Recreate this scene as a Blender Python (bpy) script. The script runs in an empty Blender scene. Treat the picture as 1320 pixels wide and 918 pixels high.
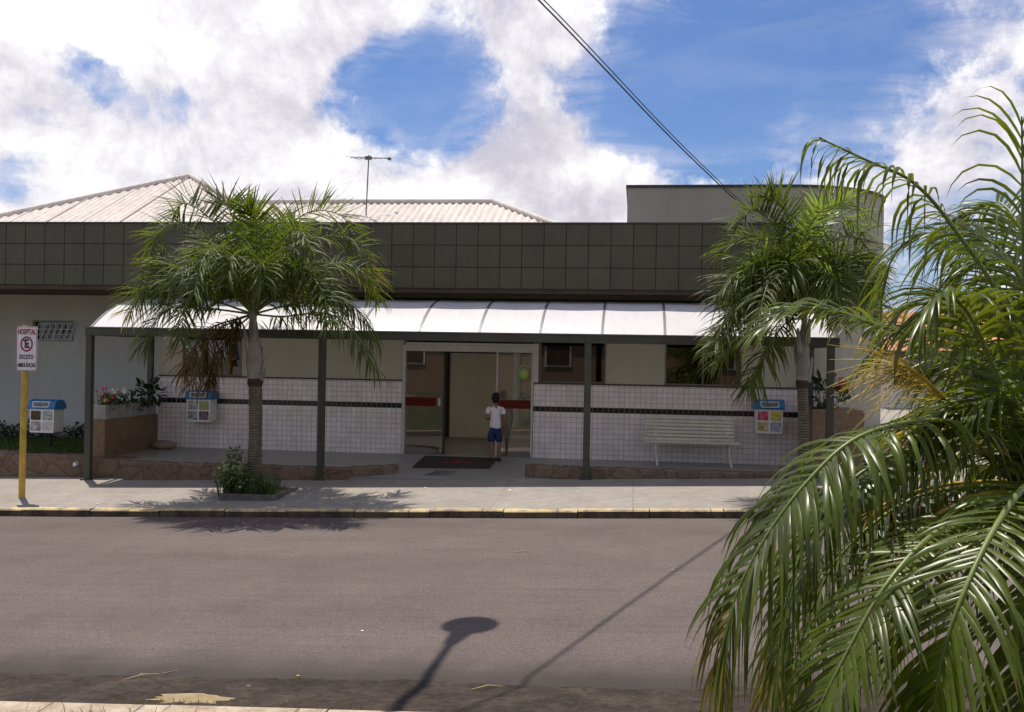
import bpy, bmesh, math, random
from mathutils import Vector, Matrix
R = math.radians
sc = bpy.context.scene
col = sc.collection
random.seed(7)

# ---------------------------------------------------------------- camera and survey helpers
PSI = math.atan(0.124); ROLL = R(1.0); F = 1300.0; ZC = 2.4
cP, sP = math.cos(PSI), math.sin(PSI)
def ray(px, py):
    a, b = px - 660.0, 459.0 - py
    u = (a*math.cos(ROLL) - b*math.sin(ROLL))/F
    v = (a*math.sin(ROLL) + b*math.cos(ROLL))/F
    return u, v
def PC(px, py, Y):                       # point at distance Y along the view axis
    u, v = ray(px, py); X = u*Y
    return Vector((X*cP - Y*sP, X*sP + Y*cP, ZC + v*Y))
def P(px, py, D):                        # point on the plane parallel to the street, D metres away
    u, v = ray(px, py)
    Y = D/(u*sP + cP)
    return PC(px, py, Y)
def XW(px, D, py=500): return P(px, py, D).x
def cam2w(X, Y, z): return Vector((X*cP - Y*sP, X*sP + Y*cP, z))

cam = bpy.data.cameras.new('camera'); co = bpy.data.objects.new('camera', cam); col.objects.link(co)
cam.sensor_width = 36; cam.lens = 36*F/1320; cam.clip_end = 2000; cam.clip_start = 0.05
co.matrix_world = Matrix.Translation((0, 0, ZC)) @ Matrix.Rotation(PSI, 4, 'Z') @ Matrix.Rotation(R(90), 4, 'X') @ Matrix.Rotation(ROLL, 4, 'Z')
sc.camera = co

S = 0.0357
def sat(x):
    return 22*math.tanh(x/22)
PROF = [(-60, 1.0), (0, .85), (3.6, .8), (5.4, .12), (6.22, .085), (6.56, .08), (6.561, -.045), (7.64, -.04), (7.641, -.012), (9.5, .055), (11, .085), (13, .10), (14.63, .095),
        (14.631, .205), (14.79, .208), (17.57, .338), (25, .36), (60, .3), (400, -.5)]
def prof(y):
    if y <= PROF[0][0]: return PROF[0][1]
    for (a, ca), (b, cb) in zip(PROF, PROF[1:]):
        if y <= b: return ca + (cb - ca)*(y - a)/(b - a)
    return PROF[-1][1]
def gz(x, y): return prof(y) + S*sat(x)

# ---------------------------------------------------------------- materials
MATS = {}
def nodes(name):
    m = bpy.data.materials.new(name); m.use_nodes = True
    nt = m.node_tree; nt.nodes.clear()
    MATS[name] = m
    return m, nt, nt.nodes, nt.links
def N(nt, t, **kw):
    n = nt.nodes.new(t)
    for k, v in kw.items():
        if k in n.inputs.keys(): n.inputs[k].default_value = v
        else: setattr(n, k, v)
    return n
def c4(c): return (c[0], c[1], c[2], 1)
def ramp(nt, fac, stops):
    r = N(nt, 'ShaderNodeValToRGB'); e = r.color_ramp.elements
    while len(e) < len(stops): e.new(0.5)
    for el, (p, c) in zip(e, stops): el.position = p; el.color = c4(c) if len(c) == 3 else c
    nt.links.new(fac, r.inputs[0]); return r.outputs[0]
def mixc(nt, fac, a, b, mode='MIX'):
    m = N(nt, 'ShaderNodeMix', data_type='RGBA', blend_type=mode)
    for s, v in ((0, fac), (6, a), (7, b)):
        if hasattr(v, 'is_linked'): nt.links.new(v, m.inputs[s])
        else: m.inputs[s].default_value = v if s == 0 else c4(v)
    return m.outputs[2]
def math_(nt, op, a, b=None, c=None, clamp=False):
    m = N(nt, 'ShaderNodeMath', operation=op, use_clamp=clamp)
    for i, v in enumerate((a, b, c)):
        if v is None: continue
        if hasattr(v, 'is_linked'): nt.links.new(v, m.inputs[i])
        else: m.inputs[i].default_value = v
    return m.outputs[0]
def noise(nt, vec, scale, detail=6, rough=.6, dist=0):
    n = N(nt, 'ShaderNodeTexNoise', Scale=scale, Detail=detail, Roughness=rough, Distortion=dist)
    nt.links.new(vec, n.inputs['Vector']); return n.outputs[0]
def coords(nt, kind='Object', scale=(1, 1, 1)):
    t = N(nt, 'ShaderNodeTexCoord'); m = N(nt, 'ShaderNodeMapping'); m.inputs['Scale'].default_value = scale
    nt.links.new(t.outputs[kind], m.inputs[0]); return m.outputs[0]
def gpos(nt, scale=(1, 1, 1)):
    t = N(nt, 'ShaderNodeNewGeometry'); m = N(nt, 'ShaderNodeMapping'); m.inputs['Scale'].default_value = scale
    nt.links.new(t.outputs['Position'], m.inputs[0]); return m.outputs[0]
def out(nt, sh):
    o = N(nt, 'ShaderNodeOutputMaterial'); nt.links.new(sh, o.inputs[0])
def principled(nt, color, rough=.7, spec=.3, metal=0, bump=None, bstr=.3, bdist=.02):
    p = N(nt, 'ShaderNodeBsdfPrincipled', Metallic=metal)
    p.inputs['Specular IOR Level'].default_value = spec
    for key, v in (('Base Color', color), ('Roughness', rough)):
        if hasattr(v, 'is_linked'): nt.links.new(v, p.inputs[key])
        else: p.inputs[key].default_value = c4(v) if key == 'Base Color' else v
    if bump is not None:
        b = N(nt, 'ShaderNodeBump', Strength=bstr, Distance=bdist)
        nt.links.new(bump, b.inputs['Height']); nt.links.new(b.outputs[0], p.inputs['Normal'])
    return p.outputs[0]
def mat(name, c, rough=.7, var=.18, scale=3, bump=.0, bscale=40, spec=.3, metal=0, fine=.08, kind='pos'):
    """plain surface with blotchy large and fine variation"""
    m, nt, ns, lk = nodes(name)
    v = gpos(nt) if kind == 'pos' else coords(nt)
    n1 = noise(nt, v, scale, 5); n2 = noise(nt, v, bscale, 4)
    lo = [max(0, k*(1 - var)) for k in c]; hi = [min(1, k*(1 + var)) for k in c]
    cc = ramp(nt, n1, [(.3, lo), (.7, hi)])
    f = ramp(nt, n2, [(.3, (1 - fine,)*3), (.7, (1 + fine,)*3)])
    cc = mixc(nt, 1.0, cc, f, 'MULTIPLY')
    out(nt, principled(nt, cc, rough, spec, metal, n2 if bump else None, bump, .01))
    return m

def mat_asphalt():
    m, nt, ns, lk = nodes('asphalt')
    v = gpos(nt)
    big = noise(nt, gpos(nt, (.12, .55, 1)), 1.0, 4)         # streaks along the street
    med = noise(nt, v, 1.3, 6, .65); fine = noise(nt, v, 85, 3, .7); vf = noise(nt, v, 240, 2)
    c = ramp(nt, big, [(.3, (.111, .088, .081)), (.7, (.134, .108, .099))])
    c = mixc(nt, .8, c, ramp(nt, med, [(.3, (.84, .84, .85)), (.7, (1.1, 1.09, 1.08))]), 'MULTIPLY')
    c = mixc(nt, 1.0, c, ramp(nt, fine, [(.25, (.50, .50, .50)), (.5, (1, 1, 1)), (.72, (1.75, 1.72, 1.68))]), 'MULTIPLY')
    c = mixc(nt, ramp(nt, vf, [(.7, (0, 0, 0)), (.78, (.5, .5, .5))]), c, (.28, .25, .22))
    mid = noise(nt, v, 22, 5, .75); stn = noise(nt, gpos(nt, (.5, 1.4, 1)), 1.1, 7, .7)
    c = mixc(nt, 1.0, c, ramp(nt, mid, [(.3, (.86, .86, .86)), (.7, (1.13, 1.13, 1.12))]), 'MULTIPLY')
    c = mixc(nt, ramp(nt, stn, [(.60, (0, 0, 0)), (.72, (.30,)*3)]), c, (.055, .046, .043))
    sk = noise(nt, gpos(nt, (.25, 7, 1)), 1.6, 6, .7)
    c = mixc(nt, 1.0, c, ramp(nt, sk, [(.35, (.93, .93, .93)), (.65, (1.06, 1.06, 1.06))]), 'MULTIPLY')
    # wheel paths: slightly polished and paler bands running along the street
    sep = N(nt, 'ShaderNodeSeparateXYZ'); lk.new(v, sep.inputs[0])
    w = math_(nt, 'SINE', math_(nt, 'MULTIPLY', sep.outputs[1], 2.6))
    c = mixc(nt, 1.0, c, ramp(nt, math_(nt, 'MULTIPLY_ADD', w, .25, .5), [(.2, (.93, .93, .93)), (.8, (1.06, 1.06, 1.06))]), 'MULTIPLY')
    sy = sep.outputs[1]
    ed_ = math_(nt, 'MULTIPLY_ADD', med, .55, sy)
    c = mixc(nt, ramp(nt, math_(nt, 'MULTIPLY_ADD', ed_, .1, 0), [(.782, (.92,)*3), (.806, (.6,)*3), (.83, (.22,)*3), (.87, (0, 0, 0))]), c, (.046, .038, .033))
    out(nt, principled(nt, c, .86, .25, 0, fine, .5, .006))
    return m
def mat_gutter():
    m, nt, ns, lk = nodes('gutter dirt')
    v = gpos(nt)
    a = noise(nt, v, 2.2, 8, .7); b = noise(nt, v, 14, 6, .7); f = noise(nt, v, 120, 3)
    c = ramp(nt, a, [(.3, (.042, .033, .028)), (.5, (.068, .054, .046)), (.68, (.105, .083, .068)), (.8, (.2, .16, .11))])
    c = mixc(nt, 1, c, ramp(nt, b, [(.3, (.55, .55, .55)), (.7, (1.35, 1.32, 1.3))]), 'MULTIPLY')
    c = mixc(nt, ramp(nt, f, [(.66, (0, 0, 0)), (.75, (.6, .6, .6))]), c, (.16, .14, .12))
    h = math_(nt, 'ADD', b, math_(nt, 'MULTIPLY', f, .4))
    out(nt, principled(nt, c, .95, .15, 0, h, .9, .04))
    return m
def mat_sidewalk():
    m, nt, ns, lk = nodes('sidewalk concrete')
    v = gpos(nt)
    a = noise(nt, v, .7, 6, .65); b = noise(nt, v, 5, 7, .7); f = noise(nt, v, 90, 3)
    c = ramp(nt, a, [(.3, (.275, .243, .215)), (.7, (.36, .325, .285))])
    c = mixc(nt, 1, c, ramp(nt, b, [(.3, (.82, .81, .80)), (.6, (1.02, 1.02, 1.02)), (.75, (1.2, 1.2, 1.18))]), 'MULTIPLY')
    c = mixc(nt, 1, c, ramp(nt, f, [(.3, (.86, .86, .86)), (.7, (1.12, 1.12, 1.12))]), 'MULTIPLY')
    fk = noise(nt, v, 13, 3, .5); fk2 = noise(nt, v, 1.1, 4)
    c = mixc(nt, math_(nt, 'MULTIPLY', ramp(nt, fk, [(.70, (0, 0, 0)), (.74, (.75,)*3)]), ramp(nt, fk2, [(.45, (0, 0, 0)), (.6, (1, 1, 1))])), c, (.50, .47, .42))
    # joints across the pavement every 2.1 m, worn away in places
    sep = N(nt, 'ShaderNodeSeparateXYZ'); lk.new(v, sep.inputs[0])
    wob = math_(nt, 'MULTIPLY_ADD', b, .05, sep.outputs[0])
    j = math_(nt, 'PINGPONG', wob, 1.05)
    jm = math_(nt, 'MULTIPLY', math_(nt, 'LESS_THAN', j, .010), ramp(nt, a, [(.4, (0, 0, 0)), (.6, (.55, .55, .55))]))
    c = mixc(nt, jm, c, (.10, .09, .08))
    out(nt, principled(nt, c, .9, .2, 0, math_(nt, 'ADD', b, math_(nt, 'MULTIPLY', f, .3)), .35, .012))
    return m
def mat_kerb(name, paint, stone, lo, hi, up_only=True):
    m, nt, ns, lk = nodes(name)
    v = gpos(nt)
    a = noise(nt, v, 3.2, 8, .75); b = noise(nt, v, 40, 4)
    msk = ramp(nt, a, [(lo, (0, 0, 0)), (hi, (1, 1, 1))])
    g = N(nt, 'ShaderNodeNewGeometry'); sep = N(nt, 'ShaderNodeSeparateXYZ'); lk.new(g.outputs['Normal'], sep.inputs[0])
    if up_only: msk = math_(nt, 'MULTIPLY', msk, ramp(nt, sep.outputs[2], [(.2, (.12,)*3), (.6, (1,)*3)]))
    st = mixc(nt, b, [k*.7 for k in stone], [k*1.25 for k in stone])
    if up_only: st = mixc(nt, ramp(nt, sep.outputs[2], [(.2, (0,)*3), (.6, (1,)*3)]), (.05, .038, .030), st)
    pt = mixc(nt, b, [k*.85 for k in paint], [k*1.1 for k in paint])
    sp = N(nt, 'ShaderNodeSeparateXYZ'); lk.new(v, sp.inputs[0])
    j = math_(nt, 'LESS_THAN', math_(nt, 'PINGPONG', math_(nt, 'MULTIPLY_ADD', a, .03, sp.outputs[0]), .55), .012)
    c = mixc(nt, math_(nt, 'MULTIPLY', j, .6), mixc(nt, msk, st, pt), (.05, .045, .04))
    out(nt, principled(nt, c, .85, .2, 0, b, .4, .01))
    return m
def mat_tile(name, size, tile, grout, mortar, rough, var, bumps=.4, axes='xz', spec=.5, dark_band=None, shift=(0, 0)):
    m, nt, ns, lk = nodes(name)
    sep = N(nt, 'ShaderNodeSeparateXYZ'); lk.new(gpos(nt), sep.inputs[0])
    cmb = N(nt, 'ShaderNodeCombineXYZ')
    lk.new(math_(nt, 'ADD', sep.outputs['XYZ'.index(axes[0].upper())], 100*size + shift[0]), cmb.inputs[0])
    lk.new(math_(nt, 'ADD', sep.outputs['XYZ'.index(axes[1].upper())], 100*size + shift[1]), cmb.inputs[1])
    br = N(nt, 'ShaderNodeTexBrick', offset=0, squash=1, Scale=1.0)
    br.inputs['Brick Width'].default_value = size; br.inputs['Row Height'].default_value = size
    br.inputs['Mortar Size'].default_value = mortar; br.inputs['Mortar Smooth'].default_value = .15; br.inputs['Bias'].default_value = 0
    br.inputs['Color1'].default_value = c4([k*(1 - var) for k in tile]); br.inputs['Color2'].default_value = c4([min(1, k*(1 + var)) for k in tile])
    br.inputs['Mortar'].default_value = c4(grout)
    lk.new(cmb.outputs[0], br.inputs['Vector'])
    n = noise(nt, gpos(nt), 2.0, 6); n2 = noise(nt, gpos(nt, (1.5, 1.5, .35)), 6, 5)
    c = mixc(nt, 1, br.outputs[0], ramp(nt, n, [(.3, (.9, .89, .87)), (.7, (1.05, 1.05, 1.05))]), 'MULTIPLY')
    c = mixc(nt, .7, c, ramp(nt, n2, [(.35, (.9, .89, .87)), (.6, (1.03, 1.03, 1.03))]), 'MULTIPLY')
    h = math_(nt, 'SUBTRACT', 1.0, br.outputs[1])
    rr = math_(nt, 'MULTIPLY_ADD', br.outputs[1], .5, rough)
    out(nt, principled(nt, c, rr, spec, 0, h, bumps, .004))
    return m
def mat_stone(name, c1, c2, joint, scale=4.5, jw=.04, bump=.7):
    m, nt, ns, lk = nodes(name)
    v0 = gpos(nt, (1, 1, 1.35))
    wob = N(nt, 'ShaderNodeTexNoise', Scale=6.0, Detail=3.0); lk.new(v0, wob.inputs['Vector'])
    v = mixc(nt, .06, v0, wob.outputs['Color'])
    vo = N(nt, 'ShaderNodeTexVoronoi', feature='DISTANCE_TO_EDGE', Scale=scale); lk.new(v, vo.inputs['Vector'])
    vc = N(nt, 'ShaderNodeTexVoronoi', feature='F1', Scale=scale); lk.new(v, vc.inputs['Vector'])
    n = noise(nt, gpos(nt), 16, 8, .7); n3 = noise(nt, gpos(nt), 60, 4)
    sp = N(nt, 'ShaderNodeSeparateColor'); lk.new(vc.outputs['Color'], sp.inputs[0])
    c = mixc(nt, sp.outputs[0], c1, c2)
    c = mixc(nt, 1, c, ramp(nt, n, [(.3, (.7, .68, .66)), (.7, (1.25, 1.22, 1.2))]), 'MULTIPLY')
    e = ramp(nt, vo.outputs['Distance'], [(0, (0, 0, 0)), (jw, (1, 1, 1))])
    c = mixc(nt, e, joint, c)
    h = math_(nt, 'ADD', math_(nt, 'MULTIPLY', n, .6), math_(nt, 'MULTIPLY', e, .6))
    out(nt, principled(nt, c, .88, .2, 0, h, bump, .03))
    return m
def mat_leaf(name, c, tr, rough=.33, spec=.55, trf=.32, tip=None):
    m, nt, ns, lk = nodes(name)
    a = noise(nt, gpos(nt), 2.3, 4); b = noise(nt, gpos(nt), 26, 3)
    cc = ramp(nt, a, [(.3, [k*.65 for k in c]), (.7, [k*1.35 for k in c])])
    cc = mixc(nt, 1, cc, ramp(nt, b, [(.3, (.8, .8, .8)), (.7, (1.2, 1.15, 1.1))]), 'MULTIPLY')
    tt = mixc(nt, 1, [k for k in tr], ramp(nt, a, [(.3, (.75, .75, .75)), (.7, (1.2, 1.2, 1.2))]), 'MULTIPLY')
    p = principled(nt, cc, rough, spec)
    t = N(nt, 'ShaderNodeBsdfTranslucent'); lk.new(tt, t.inputs[0])
    mx = N(nt, 'ShaderNodeMixShader'); mx.inputs[0].default_value = trf
    lk.new(p, mx.inputs[1]); lk.new(t.outputs[0], mx.inputs[2]); out(nt, mx.outputs[0])
    return m
def mat_glass(name, tint, refl=.12, rough=.0, dark=0.0):
    m, nt, ns, lk = nodes(name)
    tr = N(nt, 'ShaderNodeBsdfTransparent'); tr.inputs[0].default_value = c4(tint)
    gl = N(nt, 'ShaderNodeBsdfGlossy', Roughness=rough); gl.inputs[0].default_value = (1, 1, 1, 1)
    fr = N(nt, 'ShaderNodeFresnel', IOR=1.5)
    fac = math_(nt, 'MULTIPLY_ADD', fr.outputs[0], .9, refl, clamp=True)
    mx = N(nt, 'ShaderNodeMixShader'); lk.new(fac, mx.inputs[0]); lk.new(tr.outputs[0], mx.inputs[1]); lk.new(gl.outputs[0], mx.inputs[2])
    out(nt, mx.outputs[0]); return m
def mat_polycarb():
    m, nt, ns, lk = nodes('opal polycarbonate')
    a = noise(nt, gpos(nt, (1, .4, .4)), 3, 5); b = noise(nt, gpos(nt, (4, .6, .6)), 3, 6, .65)
    c = ramp(nt, a, [(.3, (.86, .83, .84)), (.7, (.92, .90, .91))])
    c = mixc(nt, ramp(nt, b, [(.52, (0, 0, 0)), (.75, (.35,)*3)]), c, (.60, .55, .50))
    p = principled(nt, c, .35, .4)
    t = N(nt, 'ShaderNodeBsdfTranslucent'); t.inputs[0].default_value = (.72, .70, .70, 1)
    mx = N(nt, 'ShaderNodeMixShader'); mx.inputs[0].default_value = .26
    lk.new(p, mx.inputs[1]); lk.new(t.outputs[0], mx.inputs[2]); out(nt, mx.outputs[0]); return m
def mat_rings(name, c1, c2, freq, patch=None):
    m, nt, ns, lk = nodes(name)
    sep = N(nt, 'ShaderNodeSeparateXYZ'); lk.new(gpos(nt), sep.inputs[0])
    n = noise(nt, gpos(nt), 9, 6); n2 = noise(nt, gpos(nt), 50, 4)
    s = math_(nt, 'SINE', math_(nt, 'MULTIPLY', math_(nt, 'MULTIPLY_ADD', n, .05, sep.outputs[2]), freq))
    c = mixc(nt, ramp(nt, math_(nt, 'MULTIPLY_ADD', s, .5, .5), [(.05, (0, 0, 0)), (.4, (1, 1, 1))]), c1, c2)
    c = mixc(nt, 1, c, ramp(nt, n, [(.3, (.65, .68, .6)), (.7, (1.25, 1.25, 1.25))]), 'MULTIPLY')
    out(nt, principled(nt, c, .9, .15, 0, math_(nt, 'ADD', s, n2), .5, .02)); return m
def mat_picture(name, c1, c2, c3):
    m, nt, ns, lk = nodes(name)
    v = coords(nt)
    a = noise(nt, v, 9, 4, .6); b = noise(nt, coords(nt, scale=(1, 1, 5)), 7, 3)
    c = ramp(nt, a, [(.35, c1), (.5, c2), (.62, c3)])
    c = mixc(nt, ramp(nt, b, [(.5, (0, 0, 0)), (.56, (.6, .6, .6))]), c, [k*.5 for k in c1])
    out(nt, principled(nt, c, .35, .4)); return m
def mat_roof(name, c, c2):
    m, nt, ns, lk = nodes(name)
    a = noise(nt, gpos(nt), .8, 6); b = noise(nt, gpos(nt, (6, 1, 1)), 2.5, 5); f = noise(nt, gpos(nt), 30, 4)
    cc = ramp(nt, a, [(.3, c), (.7, c2)])
    cc = mixc(nt, .8, cc, ramp(nt, b, [(.3, (.78, .76, .73)), (.65, (1.06, 1.06, 1.06))]), 'MULTIPLY')
    cc = mixc(nt, .6, cc, ramp(nt, f, [(.3, (.85, .84, .82)), (.7, (1.08, 1.08, 1.08))]), 'MULTIPLY')
    out(nt, principled(nt, cc, .85, .2)); return m
def mat_plaster(name, c, streak=.06):
    m, nt, ns, lk = nodes(name)
    a = noise(nt, gpos(nt), .6, 6); b = noise(nt, gpos(nt, (1, 1, .25)), 2, 5); f = noise(nt, gpos(nt), 70, 4)
    cc = ramp(nt, a, [(.3, [k*.93 for k in c]), (.7, [min(1, k*1.05) for k in c])])
    cc = mixc(nt, 1, cc, ramp(nt, b, [(.3, (1 - streak,)*3), (.6, (1.02,)*3)]), 'MULTIPLY')
    out(nt, principled(nt, cc, .85, .2, 0, f, .25, .004)); return m

M = {}
M['asphalt'] = mat_asphalt(); M['gutter'] = mat_gutter(); M['sidewalk'] = mat_sidewalk()
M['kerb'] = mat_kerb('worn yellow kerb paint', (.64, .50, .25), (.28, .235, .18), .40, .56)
M['kerb_near'] = mat_kerb('chalky kerb stone', (.50, .42, .32), (.30, .23, .155), .38, .6, False)
M['tile'] = mat_tile('white glazed wall tile', .1035, (.80, .745, .725), (.46, .395, .365), .0056, .22, .055, shift=(.02, .03))
M['tile_black'] = mat_tile('black glazed wall tile', .1035, (.012, .011, .013), (.16, .14, .14), .006, .18, .2, shift=(.02, .03))
M['fascia'] = mat_tile('dark fascia tile', .4175, (.083, .078, .046), (.033, .029, .020), .009, .45, .07, bumps=.8, spec=.4, shift=(.1, -.31))
M['soffit'] = mat('brown soffit board', (.075, .052, .036), .7)
M['plaster_cream'] = mat_plaster('cream plaster', (.47, .455, .355))
M['plaster_grey'] = mat_plaster('pale green grey plaster', (.58, .60, .54))
M['plaster_block'] = mat_plaster('grey parapet plaster', (.37, .35, .285))
M['cap'] = mat('dark metal capping', (.05, .05, .045), .5)
M['sheet'] = mat_roof('fibre cement sheet', (.62, .56, .52), (.71, .655, .61))
M['roof_tile'] = mat_roof('orange clay roof tile', (.52, .22, .12), (.62, .29, .16))
M['poly'] = mat_polycarb()
m_, nt_, _, lk_ = nodes('opal fill sheet'); t_ = N(nt_, 'ShaderNodeBsdfTranslucent'); t_.inputs[0].default_value = (.62, .60, .55, 1); out(nt_, t_.outputs[0]); M['opal'] = m_  # diffuser of the panel added to brighten the lobby
M['green_metal'] = mat('olive green painted steel', (.060, .060, .040), .45, .2, 4, spec=.4)
M['rib_metal'] = mat('grey aluminium rib', (.12, .12, .125), .45, spec=.5)
M['alu'] = mat('pale aluminium', (.52, .50, .48), .4, .1, spec=.5)
M['dark_frame'] = mat('dark window frame', (.05, .045, .04), .5)
M['glass'] = mat_glass('clear door glass', (.80, .82, .80), .06)
M['glass_dark'] = mat_glass('tinted window glass', (.14, .12, .095), .055)
m_, nt_, _, lk_ = nodes('red safety film'); t_ = N(nt_, 'ShaderNodeBsdfTransparent'); t_.inputs[0].default_value = (.72, .42, .40, 1); d_ = N(nt_, 'ShaderNodeBsdfDiffuse'); d_.inputs[0].default_value = (.26, .045, .04, 1)
x_ = N(nt_, 'ShaderNodeMixShader'); x_.inputs[0].default_value = .34; lk_.new(t_.outputs[0], x_.inputs[1]); lk_.new(d_.outputs[0], x_.inputs[2]); out(nt_, x_.outputs[0]); M['red_film'] = m_
M['floor'] = mat('polished grey floor', (.28, .262, .235), .38, .10, 2, .05, 60, spec=.5)
M['stone_plinth'] = mat_stone('brown rubble stone', (.165, .115, .080), (.215, .155, .110), (.115, .085, .064), 3.0, .03, .7)
M['stone_wall'] = mat_stone('smooth brown stone slab', (.20, .138, .088), (.245, .172, .112), (.16, .115, .078), 1.8, .02, .45)
M['concrete'] = mat('grey concrete', (.34, .33, .30), .9, .2, 4, .4, 50)
M['white_paint'] = mat('white painted metal', (.66, .66, .62), .45, .1, 5, spec=.4)
M['bench_paint'] = mat('cream white bench paint', (.62, .59, .47), .5, .14, 5, spec=.3)
M['sign_white'] = mat('white sign enamel', (.74, .72, .70), .4, .06, 6, spec=.4)
M['sign_red'] = mat('maroon sign print', (.28, .02, .045), .5, .1)
M['sign_black'] = mat('black sign print', (.02, .018, .02), .5, .1)
M['pole_yellow'] = mat('ochre painted pole', (.52, .34, .06), .55, .22, 6, .15, 60)
M['bin_white'] = mat('white bin plastic', (.74, .74, .70), .45, .08, 6)
M['bin_blue'] = mat('blue bin plastic', (.02, .16, .36), .4, .12, 6, spec=.5)
M['black'] = mat('black iron', (.02, .02, .02), .6)
M['trunk'] = mat_rings('ringed palm trunk', (.095, .080, .058), (.19, .165, .12), 150)
M['shaft'] = mat('grey palm sheath', (.27, .25, .205), .8, .3, 5, .4, 30)
M['fibre'] = mat('dark palm fibre', (.06, .04, .025), .95, .4, 10, .6, 60)
M['leaf'] = mat_leaf('palm leaf', (.058, .080, .013), (.22, .29, .025), .48, .30, .34)
M['leaf_light'] = mat_leaf('lighter palm leaf', (.085, .135, .022), (.34, .46, .05), trf=.42)  # lighter, more translucent variant of the palm leaf
M['leaf_near'] = mat_leaf('glossy palm leaf', (.074, .104, .008), (.25, .31, .015), .33, .42, .33)
M['leaf_yellow'] = mat_leaf('yellowed palm leaf', (.22, .18, .03), (.5, .40, .05), .5, .3)
M['leaf_dead'] = mat_leaf('dry brown palm leaf', (.125, .085, .034), (.20, .13, .045), .7, .15, .2)
M['rachis'] = mat('green leaf stalk', (.15, .19, .045), .45, .2, 6, spec=.45)
M['rachis_dark'] = mat('dark leaf stalk', (.07, .085, .03), .5, .2, 6)
M['stalk_orange'] = mat('orange flower stalk', (.48, .34, .05), .55, .35, 14)
M['fruit'] = mat('dark palm fruit', (.11, .055, .025), .55, .5, 30)
M['bush'] = mat_leaf('bush leaf', (.05, .085, .022), (.12, .2, .03), .45, .4)
M['bush_pale'] = mat_leaf('pale plant leaf', (.30, .36, .16), (.3, .36, .1), .5, .3)  # pale tone also stands for sunlit leaves on the planter bush
M['bush_dark'] = mat_leaf('dark broad leaf', (.025, .05, .016), (.06, .1, .02), .4, .5)
M['grass'] = mat_leaf('grass blade', (.055, .10, .022), (.13, .2, .03), .6, .2)
M['grass_dry'] = mat_leaf('dry grass blade', (.28, .24, .09), (.25, .22, .08), .7, .15)
M['soil'] = mat('brown soil', (.09, .065, .045), .95, .3, 4, .6, 30)
M['lawn'] = mat('lawn soil', (.075, .072, .042), .95, .3, 4, .6, 30)
M['earth'] = mat('bare earth', (.22, .19, .14), .95, .25, .6, .4, 20)
M['flower_white'] = mat('white petal', (.75, .74, .66), .6, .05)
M['flower_red'] = mat('red petal', (.55, .04, .04), .6, .15, 20)
M['flower_pink'] = mat('magenta petal', (.60, .03, .22), .6, .1)
M['mat_fibre'] = mat('dark door mat', (.052, .034, .030), .95, .2, 20, .5, 150)
M['mat_red'] = mat('red mat print', (.22, .03, .035), .95, .3, 40)
M['cream_wall'] = mat_plaster('cream lobby wall', (.84, .79, .66))
M['lobby_dark'] = mat('lobby back wall', (.55, .52, .44), .8)
M['ceiling'] = mat('lobby ceiling', (.82, .80, .74), .8)
M['wood'] = mat('brown wood', (.16, .09, .05), .5)
M['skin'] = mat('brown skin', (.24, .125, .080), .55, .1, 10, spec=.35)
M['hair'] = mat('black hair', (.012, .010, .009), .55, .3, 60, .5, 120)
M['tshirt'] = mat('white cotton', (.72, .68, .68), .9, .08, 8, .3, 20)
M['shorts'] = mat('navy cloth', (.020, .035, .10), .9, .2, 8, .3, 20)
M['shoe'] = mat('dark shoe', (.02, .02, .02), .6)
M['balloon'] = mat('lime balloon', (.34, .55, .08), .25, .05, spec=.6)
M['balloon_blue'] = mat('blue foil', (.03, .08, .40), .2, .05, spec=.7)
M['cable'] = mat('black cable sheath', (.012, .012, .016), .5)
M['antenna'] = mat('weathered aluminium tube', (.16, .155, .15), .5)
M['pole_conc'] = mat('pole concrete', (.32, .31, .29), .9)
M['lamp_grey'] = mat('grey lamp enamel', (.3, .3, .3), .5)
M['twig'] = mat('dry straw', (.42, .32, .17), .9)
M['paper'] = mat('white paper', (.75, .74, .72), .8)
M['house_peach'] = mat_plaster('peach house plaster', (.34, .215, .155))
M['house_white'] = mat_plaster('white house plaster', (.62, .61, .57))
M['shutter'] = mat('brown shutter', (.10, .06, .04), .6)
M['drain'] = mat('rusty drain iron', (.07, .055, .045), .8)
M['rock'] = mat('sandy boulder', (.27, .20, .14), .9, .25, 5, .6, 25)

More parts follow.
